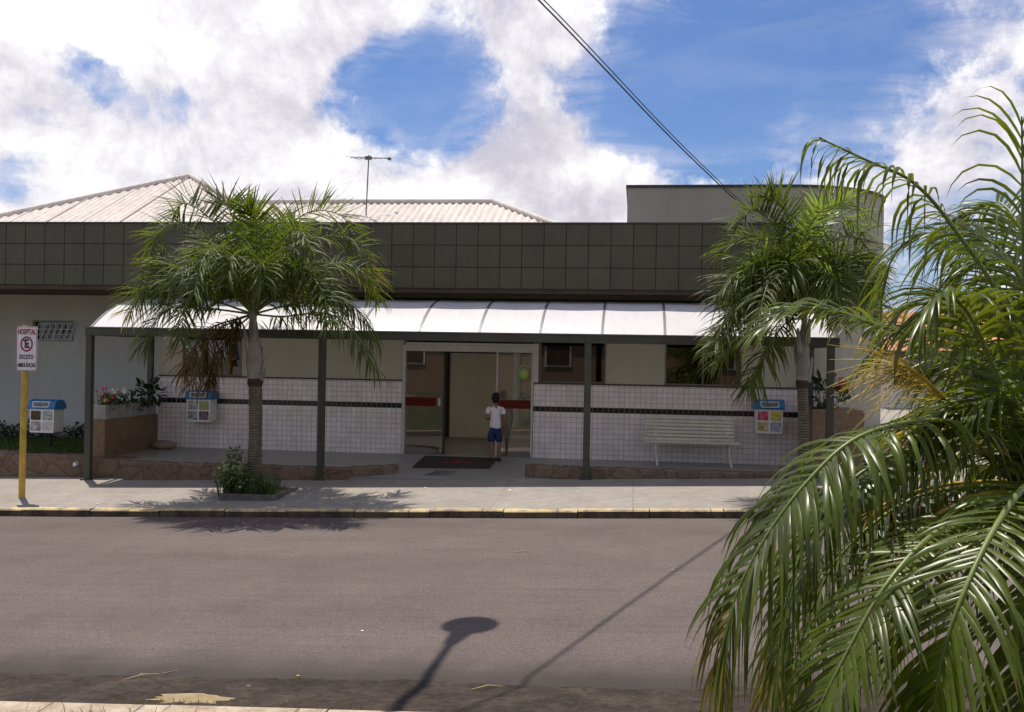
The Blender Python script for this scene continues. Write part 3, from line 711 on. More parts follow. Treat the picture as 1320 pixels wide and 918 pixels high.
# entrance doorway
zh0, zh1 = P(600, 453.5, DW).z, P(600, 445.5, DW).z
mb = MB()
mb.box(xDoorL + .02, xDoorR + .08, DW - .03, DW + .12, zh0, zh1)
xm = XW(640, DW)
mb.box(xDoorR - .012, xDoorR + .09, DW - .04, DW + .14, ZT + .03, zh1 + .06); mb.box(xDoorL + .002, xDoorL + .055, DW - .035, DW + .14, FL, zh1)
mb.box(xDoorR - .05, xDoorR - .012, DW + .0, DW + .12, FL, zh0)
mb.box(xm - .012, xm + .022, DW + .02, DW + .06, FL, zh0)
mb.box(xDoorL + .055, xDoorR, DW - .02, DW + .08, zh1 + .004, zh1 + .05)
df = sub(mb.build('entrance_frame', M['alu'], hb))
xo = XW(571, DW)
g = MB(); g.box(xDoorL + .06, xo, DW + .03, DW + .04, FL + .01, zh0 - .002); d1 = sub(g.build('glass_door', M['glass'], hb))
s0, s1 = P(545, 523.5, DW).z, P(545, 512.5, DW).z
mb = MB(); mb.box(xDoorL + .06, xo - .14, DW + .025, DW + .0285, s0, s1); mb.build('safety_stripe', M['red_film'], d1)
hz = P(570, 519, DW).z
mb = MB(); mb.box(xo - .085, xo - .045, DW - .03, DW + .028, hz - .07, hz + .08, 0, .008); mb.build('handle', M['alu'], d1)
mb = MB(); mb.box(xo - .02, xo + .035, DW + .075, DW + .115, FL + .005, zh0 - .002); mb.build('edge_stile', M['dark_frame'], d1)
g = MB(); g.box(xm + .022, xDoorR - .052, DW + .035, DW + .045, FL + .01, zh0 - .002); d2 = sub(g.build('glass_door', M['glass'], hb))
s0, s1 = P(663, 527, DW).z, P(663, 516, DW).z
mb = MB(); mb.box(xm + .03, xDoorR - .06, DW + .03, DW + .0335, s0, s1); mb.build('safety_stripe', M['red_film'], d2)

# balloon decorations behind the right glass
bp = P(676, 482, DW + .16)
bt = thing('balloon', 'lime green balloon hanging behind the right glass door panel', 'balloon', bp)
mb = MB(); mb.ball(bp, (.15, .15, .18)); mb.ball(bp - Vector((0, 0, .19)), (.02, .02, .02), 0, 8, 6); mb.build('balloon_skin', M['balloon'], bt)
mb = MB(); mb.tube([bp - Vector((0, 0, .18)), bp - Vector((.01, 0, .4)), bp - Vector((-.01, 0, .62))], .004, 5); mb.build('ribbon', M['paper'], bt)
bp2 = P(675, 512, DW + .16)
mb = MB()
for i in range(14):
    a = random.uniform(0, 6.28); b = random.uniform(-1.2, 1.2); d = Vector((math.cos(a)*math.cos(b), math.sin(a)*math.cos(b), math.sin(b)))
    mb.tube([bp2, bp2 + d*.07, bp2 + d*.14], [.006, .016, .002], 5)
tag(mb.build('foil_bow', M['balloon_blue'], origin=bp2), 'blue and silver foil bow below the green balloon behind the glass', 'decoration')

# ---------------------------------------------------------------- raised floor in front of the facade
xr0 = XW(500, 17.6, 605); xr1 = XW(683, 17.6, 600)
def ss(a, b, x): t = max(0, min(1, (x-a)/(b-a))); return t*t*(3-2*t)
def fz(x, y):
    q = DW - y
    yb = min(max(y - 17.5, 0)/.55, 1.0)
    xb_ = xr0 - 1.1 + 1.15*math.sqrt(yb); wd = .05 + max(0, y - 18.0)*.5
    ramp_ = ss(xb_ - wd, xb_ + wd, x)*(1 - ss(xr1 - .2, xr1 + .7, x))
    sl = .024*(1 - ss(xr0, xr1, x)) + ramp_*.062
    return FL - sl*q
xPL = XW(168, 17.65, 605)
mb = MB()
def ff(u, v):
    x = xPL - .75 + (12.2 - xPL)*u if False else (xL - .6) + (xR + .6 - (xL - .6))*u
    yf = 17.9 if x < xPL - .06 else 17.45 + .17*(1 - ss(xr0 - 1.3, xr0 - 1.0, x)*(1 - ss(xr1 - .15, xr1 + .15, x)))
    y = yf + (DW + .02 - yf)*v
    return (x, y, fz(x, y))
mb.grid(220, 24, ff)
x0f, x1f = xL - .6, xR + .6
nf = 60
for i in range(nf):
    xa_, xb_ = x0f + (x1f-x0f)*i/nf, x0f + (x1f-x0f)*(i+1)/nf
    if xa_ < xr0 - 1.3 or xb_ > xr1 + .2: continue
    mb.add([(xa_, 17.46, fz(xa_, 17.46)), (xb_, 17.46, fz(xb_, 17.46)), (xb_, 17.46, -.2), (xa_, 17.46, -.2)], [(0, 1, 2, 3)])
mb.keep = True
struct(mb.build('entrance_floor', M['floor']))

def stone_strip(name, pts, w, top, bot, m, label, cat, seed, group=None, round_end=None):
    """a low stone edging along a plan polyline; w = thickness, top(x,y)/bot(x,y) heights"""
    r = random.Random(seed); P2 = [Vector((a, b)) for a, b in pts]
    mb = MB(); vs = []; n = len(P2)
    for i, p in enumerate(P2):
        t = (P2[min(i+1, n-1)] - P2[max(i-1, 0)]).normalized(); nn = Vector((-t.y, t.x))
        j = r.uniform(-.012, .012); k = r.uniform(-.012, .012)
        ww = w
        if i in (0, n-1): ww = w*.8
        a = p - nn*(ww/2 + j); b = p + nn*(ww/2)
        tz = top(p.x, p.y) + k; bz = bot(p.x, p.y)
        vs += [(a.x, a.y, bz), (a.x, a.y, tz - .03), (a.x + nn.x*.03, a.y + nn.y*.03, tz), (b.x - nn.x*.03, b.y - nn.y*.03, tz), (b.x, b.y, tz - .03), (b.x, b.y, bz)]
    fs = [(i*6+k, (i+1)*6+k, (i+1)*6+k+1, i*6+k+1) for i in range(n-1) for k in range(5)] + [tuple(range(6)), tuple(range(6*(n-1), 6*n))[::-1]]
    mb.add(vs, fs)
    o = mb.build(name, m, origin=(P2[0].x, P2[0].y, bot(P2[0].x, P2[0].y)))
    return tag(o, label, cat, group)
xs_ = frange(xPL, xr0 - 1.1, 40)
pts = [(x, 17.50) for x in xs_]
for i in range(1, 13):
    a = i/12; pts.append((xr0 - 1.1 + 1.15*a, 17.50 + .55*a*a))
stone_strip('stone_edging', pts, .22, lambda x, y: fz(min(x, xr0 - 1.35), 17.4) + .02 + .02*ss(xr0 - 1.0, xr0, x), lambda x, y: gz(x, 17.5) - .1, M['stone_plinth'], 'long brown stone edging of the raised floor behind the left palm trunk', 'stone edging', 2)
pts = []
for i in range(12): 
    a = i/12; pts.append((xr1 - .05 + .75*a, 17.80 - .25*math.sin(a*math.pi/2)))
pts += [(x, 17.55) for x in frange(xr1 + .63, xR + .7, 40)]
stone_strip('stone_edging', pts, .26, lambda x, y: max(.50, fz(x, y) + .09), lambda x, y: gz(x, 17.5) - .1, M['stone_plinth'], 'low brown stone edging with rounded end, below the white bench', 'stone edging', 4)
# lower block left of the platform
mb = MB(); xp0 = XW(113, 17.7, 600)
zt_ = P(140, 592, 17.62).z
mb.box(xp0, xPL - .06, 17.62, 18.2, gz(xPL, 17.6) - .2, zt_, 0, .015)
tag(mb.build('stone_step', M['stone_plinth'], origin=(xp0, 17.62, 0)), 'short rubble stone footing under the front end of the brown planter wall', 'stone footing')
# brown planter wall running back to the facade
DPF = 17.72; ztp = P(135, 541, DPF).z
xq0, xq1 = XW(117, DPF, 560), XW(135, DPF, 560)
mb = MB(); mb.box(xq0, xq1, DPF, DW - .02, zt_ - .02, ztp, 0, .02)
tag(mb.build('planter_wall', M['stone_wall'], origin=(xq0, DPF, zt_)), 'waist high smooth brown stone wall carrying two planters at the left canopy end', 'wall')
# boulder on the floor
bq = P(210, 573, 19.4); r3 = random.Random(5)
mb = MB(); mb.ball((bq.x, 19.45, FL + .07), (.24, .15, .10), 0, 14, 8, lambda d: 1 + .18*mn.noise(d*2.3) + (.12 if abs(d.x) > .7 else 0))
tag(mb.build('boulder', M['rock'], origin=(bq.x, 19.45, FL)), 'squat sandy boulder on the floor at the foot of the tiled wall', 'rock')

# lawn and low rubble wall at the left
LW = 17.72
def lawnz(x, y): return .42 - .035*(y - 17.9)
sheet('lawn', M['lawn'], -24, xq0 - .01, frange(17.85, DL, 8), 30, zfn=lawnz)
mb = MB(); n = 60; vs = []
xe_ = xp0 + .02
for i in range(n+1):
    x = -24 + (xe_ + 24)*i/n; j = rj.uniform(-.02, .02); k = rj.uniform(-.02, .02)
    zt2 = .44 + (.03*math.sin(x*1.3))
    vs += [(x, LW + j, gz(x, LW) - .2), (x, LW + j, zt2 - .04 + k), (x, LW + .05, zt2 + k), (x, LW + .28, zt2), (x, LW + .30, zt2 - .3)]
mb.add(vs, [(i*5+k, (i+1)*5+k, (i+1)*5+k+1, i*5+k+1) for i in range(n) for k in range(4)])
mb.add(vs[-5:], [(0, 1, 2, 3, 4)])
tag(mb.build('low_wall', M['stone_plinth'], origin=(-12, LW, 0)), 'low rubble stone retaining wall below the lawn at the left', 'wall')
pp = P(98, 598, LW - .03)
mb = MB()
o_ = Vector((pp.x, LW - .03, pp.z))
mb.tube([o_ + Vector((0, .25, .02)), o_ + Vector((0, .0, .0)), o_ + Vector((0, -.05, -.005))], .05, 12, cap=False); mb.tube([o_ + Vector((0, .2, .02)), o_ + Vector((0, -.05, -.005))], .038, 12, cap=True)
tag(mb.build('drain_pipe', M['white_paint'], origin=o_), 'short white pipe end sticking out of the low stone wall', 'pipe')
def blades(mb, n, xr, yr, zfn, h, w_, r, mi=lambda r: 0):
    for _ in range(n):
        x = r.uniform(*xr); y = r.uniform(*yr); z = zfn(x, y); a = r.uniform(0, 6.28); H = h*r.uniform(.5, 1.3)
        d = Vector((math.cos(a), math.sin(a), 0)); l = Vector((r.uniform(-.5, .5), r.uniform(-.5, .5), 0))*H
        b = Vector((x, y, z)); m_ = b + l*.3 + Vector((0, 0, H*.6)); t = b + l + Vector((0, 0, H))
        mb.add([b - d*w_, b + d*w_, m_ + d*w_*.8, m_ - d*w_*.8, t], [(0, 1, 2, 3), (3, 2, 4)], mi(r))
r4 = random.Random(4)
mb = MB(); mb.keep = True
blades(mb, 13000, (-14.5, xq0 - .05), (17.95, 21.9), lawnz, .085, .007, r4, lambda r: 0 if r.random() < .9 else 1)
struct(mb.build('grass', [M['grass'], M['grass_dry']]), 'stuff')
mb = MB(); mb.keep = True
def nz(x, y): return gz(x, min(y, 6.5))
blades(mb, 5000, (-6, 4), (4.4, 6.18), nz, .10, .004, r4, lambda r: 0 if r.random() < .65 else 1)
blades(mb, 160, (-5, 3), (6.14, 6.3), nz, .11, .003, r4, lambda r: 0 if r.random() < .5 else 1)
blades(mb, 170, (c0.x - .5, c0.x + 1.6), (6.57, 6.74), lambda x, y: gut_z(x, y), .05, .0025, r4, lambda r: 1)
struct(mb.build('verge_grass', [M['grass'], M['grass_dry']]), 'stuff')

# ---------------------------------------------------------------- canopy
DC = 17.42; DCW = DW - .04
zbm0, zbm1 = P(660, 441, DC).z, P(660, 430, DC).z
cv = thing('entrance_canopy', 'long curved white polycarbonate canopy on dark green steel posts over the entrance', 'canopy', (0, DC, .3))
xcl = XW(115, DC, 430); xcr = XW(1078, DC, 445)
ZC0 = zbm1; ZC1 = P(600, 388, DCW).z
def arc(q): return (DC + (DCW - DC)*q, ZC0 + (ZC1 - ZC0)*(1 - (1 - q)**2.2))
ribx0 = XW(696, DC, 432); sp_ = XW(776, DC, 433) - ribx0
ribs = [xcl + .03]
k0 = math.ceil((xcl + .35 - ribx0)/sp_)
k = k0
while ribx0 + k*sp_ < xcr - .3: ribs.append(ribx0 + k*sp_); k += 1
ribs.append(xcr - .03)
for a, b in zip(ribs, ribs[1:]):
    mb = MB()
    def pf(u, v, a=a, b=b):
        y, z = arc(v); sag = -.012*math.sin(u*math.pi)*math.sin(v*math.pi)
        return (a + .02 + (b - a - .04)*u, y, z + sag)
    mb.grid(4, 14, pf)
    mb.keep = True
    mb.build('canopy_panel', M['poly'], cv)
for x in ribs:
    mb = MB(); q = frange(0, 1, 16)
    for wv, dz0, dz1 in ((.022, -.045, .012),):
        vs = []
        for t in q:
            y, z = arc(t); vs += [(x - wv, y, z + dz0), (x + wv, y, z + dz0), (x + wv, y, z + dz1), (x - wv, y, z + dz1)]
        mb.add(vs, [(i*4+j, i*4+(j+1) % 4, (i+1)*4+(j+1) % 4, (i+1)*4+j) for i in range(16) for j in range(4)])
        mb.add(vs[:4], [(0, 1, 2, 3)]); mb.add(vs[-4:], [(3, 2, 1, 0)])
    mb.build('rib', M['rib_metal'], cv)
mb = MB(); mb.box(xcl - .05, xcr + .05, DC - .06, DC + .06, zbm0, zbm1 - .012, 0, .006)
mb.build('front_beam', M['green_metal'], cv)
mb = MB(); mb.box(xcl - .04, xcr + .04, DC - .075, DC + .05, zbm1 - .01, zbm1 + .012); mb.build('gutter_lip', M['rib_metal'], cv)
for x in (xcl, xcr):
    mb = MB(); mb.box(x - .04, x + .04, DC + .062, DCW - .1, zbm0 + .0, zbm0 + .075); mb.build('side_beam', M['green_metal'], cv)
mb = MB(); mb.box(xcl, xcr, DCW - .08, DCW + .02, ZC1 - .09, ZC1 - .03); mb.build('wall_beam', M['green_metal'], cv)
mb = MB(); mb.box(xL + .02, xcr, DCW + .005, DCW + .035, ZC1 - .02, ZC1 + .05); mb.build('flashing', M['cap'], cv)
for px in (115, 414.5, 757, 1070):
    x = XW(px, DC, 520); b = gz(x, DC)
    mb = MB(); mb.box(x - .058, x + .058, DC - .058, DC + .058, b, zbm0 - .002, 0, .008); p_ = sub(mb.build('post', M['green_metal'], cv))
    mb = MB(); mb.box(x - .11, x + .11, DC - .09, DC + .09, b - .03, b + .018, 0, .005); mb.build('base_plate', M['green_metal'], p_)
for xx in (xcl + .02, xcr - .02):
    mb = MB(); mb.box(xx - .05, xx + .05, DW - .14, DW - .04, FL - .1, zbm0 + .6); mb.build('post', M['green_metal'], cv)

# ================================================================= STREET FURNITURE
# sign
sb = PC(28, 641.5, 16.75)
sgx, sgy = sb.x, sb.y; sgz = gz(sgx, sgy)
sg = thing('parking_sign', 'white hospital no-parking sign on an ochre pole at the left', 'sign', (sgx, sgy, sgz))
mb = MB(); ptop = PC(36, 419, 16.7)
mb.tube([(sgx, sgy, sgz - .1), (sgx + .01, sgy, sgz + 1.4), (sgx + .02, sgy, ptop.z)], .052, 14); mb.build('pole', M['pole_yellow'], sg)
PY = sgy - .062
c_ = PC(35.5, 449.5, 16.7); W_, H_ = .37, .74
cx, cz = c_.x, c_.z
def rrect(x, z, w_, h, r, n=5):
    o = []
    for qx, qz, a0 in ((1, 1, 0), (-1, 1, 90), (-1, -1, 180), (1, -1, 270)):
        for i in range(n+1):
            a = R(a0 + 90*i/n); o.append((x + qx*(w_/2 - r) + r*math.cos(a), z + qz*(h/2 - r) + r*math.sin(a)))
    return o
mb = MB(); mb.prism(rrect(cx, cz, W_, H_, .04), PY - .004, PY + .004, 'y', 0)
pn = sub(mb.build('sign_plate', M['sign_white'], sg))
def ringmb(mb, x, z, r0, r1, y0, y1, n=40, ez=1.0):
    vs = []
    for i in range(n):
        a = 2*math.pi*i/n
        for r_, y in ((r0, y0), (r1, y0), (r1, y1), (r0, y1)): vs.append((x + r_*math.cos(a), y, z + r_*math.sin(a)*ez))
    mb.add(vs, [(i*4+j, i*4+(j+1) % 4, ((i+1) % n)*4+(j+1) % 4, ((i+1) % n)*4+j) for i in range(n) for j in range(4)])
mb = MB(); o1 = rrect(cx, cz, W_ - .012, H_ - .012, .036); o2 = rrect(cx, cz, W_ - .03, H_ - .03, .03); n_ = len(o1)
mb.add([(a, PY - .0065, b) for a, b in o1] + [(a, PY - .0065, b) for a, b in o2], [(i, (i+1) % n_, n_+(i+1) % n_, n_+i) for i in range(n_)]); mb.build('sign_border', M['sign_red'], pn)
mb = MB(); text_mb(mb, 'HOSPITAL', .125, cx, cz + .275, PY - .006, 0, .56, .003); mb.build('lettering', M['sign_red'], pn)
mb = MB(); ringmb(mb, cx, cz + .075, .086, .110, PY - .008, PY - .004, ez=1.15)
d = Vector((.07, 0, -.085)); n2 = Vector((.085, 0, .07)).normalized()*.009
mb.obox((cx, PY - .0085, cz + .075), d, (0, .0015, 0), n2); mb.build('no_parking_ring', M['sign_red'], pn)
mb = MB(); text_mb(mb, 'E', .20, cx, cz + .075, PY - .006, 0, .8, .006); mb.build('letter', M['sign_black'], pn)
mb = MB(); text_mb(mb, 'EXCETO', .10, cx, cz - .14, PY - .006, 0, .66, .0025); mb.build('lettering', M['sign_black'], pn)
mb = MB(); text_mb(mb, 'AMBULÂNCIAS', .10, cx, cz - .275, PY - .006, 0, .47, .0015); mb.build('lettering', M['sign_black'], pn)
mb = MB(); mb.box(cx - .04, cx + .06, PY + .005, sgy + .056, cz + .2, cz + .23); mb.build('clamp', M['alu'], pn)
mb = MB(); mb.box(cx - .04, cx + .06, PY + .005, sgy + .056, cz - .2, cz - .17); mb.build('clamp', M['alu'], pn)

# litter bins
def bin_(name, label, loc, pics, post, wid=.5, seed=0):
    t = thing0(name, label, 'litter bin', loc, 'litter bins with picture panels')
    w2 = wid/2; dp = .34
    mb = MB(); 
    mb.prism([(-w2*.96, 0), (w2*.96, 0), (w2, .46), (-w2, .46)], -dp/2, dp/2, 'y'); b = mb.build('bin_body', M['bin_white'], t, bevel=.018)
    prof_ = [(-dp/2 - .025, .45), (-dp/2 - .035, .50)] + [(-dp/2*math.cos(R(a))*1.1 - .0, .52 + .115*math.sin(R(a))) for a in range(10, 171, 16)] + [(dp/2 + .035, .50), (dp/2 + .025, .45)]
    mb = MB(); mb.prism(prof_, -w2 - .03, w2 + .03, 'x', 0, False); l = sub(mb.build('bin_lid', M['bin_blue'], t, bevel=.006))
    # framed slot on the lid
    mb = MB(); yl = -dp/2 - .038
    fr = [(-.78, 1), (.78, 1), (.70, -1), (-.70, -1)]
    def q(a, b, y): 
        z = .545 + .055*b; return (a*w2*.92, y - .022 + (.045 if b > 0 else 0), z)
    o_ = [q(a, b, yl) for a, b in fr]; i_ = [q(a*.90, b*.72, yl) for a, b in fr]
    back = [(x, y + .03, z) for x, y, z in o_]
    mb.add(o_ + i_, [(k, (k+1) % 4, 4+(k+1) % 4, 4+k) for k in range(4)]); mb.add(o_ + back, [(k, (k+1) % 4, 4+(k+1) % 4, 4+k) for k in range(4)]); mb.build('slot_frame', M['white_paint'], l)
    mb = MB(); mb.add([(x, y + .006, z) for x, y, z in i_] + [(x, y + .03, z) for x, y, z in i_], [(0, 1, 2, 3), (0, 1, 5, 4), (2, 3, 7, 6)]); mb.build('slot_picture', pics[4], l)
    b = sub(b)
    for k in range(4):
        ix, iz = k % 2, 1 - k//2
        x = (-.5 + ix)*w2*.96; z = .125 + iz*.205; s_ = w2*.40
        mb = MB(); mb.prism(rrect(x, z, 2*s_, .175, .012, 2), -dp/2 - .008 + .0, -dp/2 + .004, 'y'); o = mb.build('picture', pics[k], b)
    if post:
        mb = MB(); mb.tube([(.05, .06, -post), (.05, .06, .02)], .028, 10); mb.build('post', M['black'], t)
        mb = MB(); mb.tube([(.05, .06, -post - .01), (.05, .06, -post + .012)], .30, 20, smooth=False); mb.build('base_plate', M['soil'], t)
    else:
        mb = MB(); mb.box(-.12, .12, dp/2 - .01, dp/2 + .05, .1, .4); mb.build('bracket', M['black'], t)
    return t
pA = [mat_picture('picture brown', (.05, .03, .02), (.12, .07, .04), (.03, .02, .02)), mat_picture('picture street', (.2, .22, .25), (.45, .48, .5), (.12, .13, .12)), mat_picture('picture square', (.3, .15, .1), (.25, .27, .32), (.5, .45, .42)), mat_picture('picture pale', (.55, .56, .54), (.62, .62, .58), (.45, .47, .46)), mat_picture('picture lid', (.05, .06, .06), (.25, .26, .25), (.12, .16, .14))]
pB = [mat_picture('picture car', (.5, .5, .5), (.35, .36, .37), (.1, .1, .12)), mat_picture('picture field', (.45, .42, .10), (.30, .33, .14), (.55, .50, .2)), mat_picture('picture house', (.12, .13, .16), (.5, .52, .55), (.2, .22, .22)), mat_picture('picture dusk', (.16, .08, .10), (.28, .2, .22), (.06, .04, .05)), pA[4]]
pC = [mat_picture('picture pink', (.48, .05, .12), (.62, .14, .2), (.7, .3, .3)), mat_picture('picture yellow', (.55, .45, .05), (.62, .53, .12), (.40, .36, .10)), mat_picture('picture cream', (.60, .52, .22), (.65, .60, .36), (.35, .28, .1)), mat_picture('picture lilac', (.36, .38, .50), (.5, .5, .6), (.28, .3, .4)), pA[4]]
q = P(60, 557, 18.3); bin_('litter_bin', 'blue lidded white bin on a black post on the lawn, beside the sign', (q.x, 18.3, q.z), pA, q.z - lawnz(q.x, 18.3) + .02)
q = P(260, 543, 19.62); bin_('litter_bin', 'blue lidded white bin mounted on the tiled wall left of the palm trunk', (q.x, 19.62, q.z), pB, 0)
q = P(990, 558, 19.62); bin_('litter_bin', 'blue lidded bin with pink and yellow panels on the tiled wall beside the bench', (q.x, 19.62, q.z), pC, 0)

# bench
bA, bB = P(829, 580, 19.15), P(955, 582, 19.15)
bw_ = bB.x - bA.x; bx = (bA.x + bB.x)/2
bz0 = fz(bx, 19.2)
bh = thing('bench', 'long white slatted bench with curved legs against the tiled wall', 'bench', (bx, 19.35, bz0))
mb = MB()
for i in range(7):
    t = i/6; z = bz0 + .47 + .40*t; y = 19.50 + .10*t
    mb.obox((bx - .03, y, z), (bw_/2 - .06, 0, 0), (0, .010, -.002), (0, .005, .024))
mb.build('backrest', M['bench_paint'], bh, bevel=.004)
mb = MB()
for i in range(6):
    y = 19.06 + .078*i; z = bz0 + .435 - .018*math.sin(i/5*math.pi)
    mb.box(bx - bw_/2, bx + bw_/2, y - .030, y + .030, z - .012, z + .012)
mb.build('seat', M['bench_paint'], bh, bevel=.004)
for px in (846, 941):
    x = XW(px, 19.15, 590); mb = MB()
    mb.tube([(x + .02, 19.02, bz0), (x, 19.06, bz0 + .12), (x - .02, 19.10, bz0 + .28), (x - .01, 19.07, bz0 + .42)], .022, 8)
    mb.tube([(x - .01, 19.07, bz0 + .41), (x - .01, 19.45, bz0 + .41), (x - .01, 19.52, bz0 + .5), (x - .01, 19.63, bz0 + .90)], .020, 8)
    mb.tube([(x - .01, 19.66, bz0), (x - .01, 19.58, bz0 + .2), (x - .01, 19.47, bz0 + .41)], .022, 8)
    mb.build('leg', M['bench_paint'], bh)

# doormat and drain
mc = [P(546, 588, DW), P(640, 588, DW)]
mb = MB(); mx0, mx1 = XW(548, 19.6, 588), XW(642, 19.6, 590); my0, my1 = 18.45, 19.62
dm = thing('doormat', 'dark doormat with a red emblem in front of the glass doors', 'doormat', ((mx0+mx1)/2, (my0+my1)/2, fz((mx0+mx1)/2, 19)))
def mz(x, y): return fz(x, y) + .014
mb.grid(8, 6, lambda u, v: (mx0 + (mx1-mx0)*u, my0 + (my1-my0)*v, mz(mx0 + (mx1-mx0)*u, my0 + (my1-my0)*v)))
mb.add([(mx0, my0, mz(mx0, my0)), (mx1, my0, mz(mx1, my0)), (mx1, my0, fz(mx1, my0)), (mx0, my0, fz(mx0, my0))], [(0, 1, 2, 3)])
mb.build('mat_pile', M['mat_fibre'], dm)
ex, ey = (mx0+mx1)/2 + .03, (my0+my1)/2
mb = MB()
def flat(poly): mb.add([(x, y, mz(x, y) + .004) for x, y in poly], [tuple(range(len(poly)))])
flat([(ex + .12*math.cos(a*.2618)*(1 if a % 2 else .7) - .02, ey + .17*math.sin(a*.2618)*(1 if a % 2 else .75)) for a in range(24)])
for k in (-1, 1):
    flat([(ex + k*.20 + .10*math.cos(a*.5236)*(1 if a % 2 else .6), ey - .03 + .10*math.sin(a*.5236)*(1 if a % 2 else .6)) for a in range(12)])
mb.build('emblem', M['mat_red'], dm)
mb = MB(); dx = XW(575, 18.0, 610)
for i in range(4):
    y = 17.80 + .12*i; mb.box(dx - .34 + .03*i, dx + .36 - .03*(3-i), y, y + .035, fz(dx, y) - .01, fz(dx, y) + .006)
tag(mb.build('floor_drain', M['drain'], origin=(dx, 18, fz(dx, 18))), 'slotted floor drain in the pale ramp in front of the doormat', 'drain')

# square kerb planters around the two street palms
def tree_planter(x0, x1, y0, y1, h, label):
    t = thing('tree_planter', label, 'planter', ((x0+x1)/2, (y0+y1)/2, gz((x0+x1)/2, y0)), 'planters of the street palms')
    z0 = gz(x0, y0) - .1; z1 = gz((x0+x1)/2, y0) + h; wv = .10
    mb = MB(); mb.box(x0, x1, y0, y0 + wv, z0, z1, 0, .012); mb.box(x0, x1, y1 - wv, y1, z0, z1, 0, .012); mb.box(x0, x0 + wv, y0 + wv, y1 - wv, z0, z1 - .003, 0, .012); mb.box(x1 - wv, x1, y0 + wv, y1 - wv, z0, z1 - .003, 0, .012)
    mb.build('planter_kerb', M['concrete_dark'], t)
    mb = MB(); mb.grid(10, 10, lambda u, v: (x0 + .05 + (x1-x0-.1)*u, y0 + .05 + (y1-y0-.1)*v, z1 - .05 + .03*mn.noise(Vector((u*5, v*5, 1))))); mb.build('planter_soil', M['soil'], t)
M['concrete_dark'] = mat('stained concrete', (.13, .115, .10), .9, .3, 5, .5, 40)
PD1 = 16.05
xa1, xb1 = XW(285, 15.5, 645), XW(358, 15.5, 645)
tree_planter(xa1, xb1, 15.40, 16.5, .10, 'square dark concrete kerb around the foot of the left palm')

# ================================================================= FOLIAGE HELPERS
def leaflet(mb, base, d, nrm, L, w_, droop, segs, mi, fold=.35, twist=0, tipmi=None):
    p = Vector(base); dr = d.normalized(); vs = []; step = L/segs
    g = Vector((0, 0, -1))
    for k in range(segs+1):
        s = k/segs
        wd = w_*(.55 + .45*min(1, s*5))*(1 - max(0, (s - .35)/.65)**1.6) if k < segs else 0.0
        side_ = nrm.cross(dr)
        if side_.length < 1e-4: side_ = Vector((1, 0, 0))
        side_.normalize(); up = dr.cross(side_).normalized()
        if k == segs: vs.append(p.copy())
        else: vs += [p - side_*wd - up*wd*fold, p.copy(), p + side_*wd - up*wd*fold]
        if twist: nrm = Matrix.Rotation(twist/segs, 3, dr) @ nrm
        dr = (dr + g*(droop*2*(s + .15)/segs)).normalized()
        p = p + dr*step
    fs = []
    for k in range(segs-1):
        a = 3*k; fs += [(a, a+1, a+4, a+3), (a+1, a+2, a+5, a+4)]
    a = 3*(segs-1); fs += [(a, a+1, a+3), (a+1, a+2, a+3)]
    if tipmi is None: mb.add(vs, fs, mi, True)
    else:
        mb.add(vs, fs[:-2], mi, True); o_ = len(mb.v) - len(vs)
        for f in fs[-2:]: mb.f.append(tuple(i_ + o_ for i_ in f)); mb.m.append(tipmi); mb.sm.append(True)
def spline(pts, n):
    pts = [Vector(p) for p in pts]; P_ = [pts[0]*2 - pts[1]] + pts + [pts[-1]*2 - pts[-2]]
    o = []; m_ = len(pts) - 1
    for i in range(n+1):
        t = i/n*m_; k = min(int(t), m_-1); u = t - k; a, b, c, d = P_[k:k+4]
        o.append(.5*((2*b) + (c-a)*u + (2*a-5*b+4*c-d)*u*u + (3*b-a-3*c+d)*u**3))
    return o
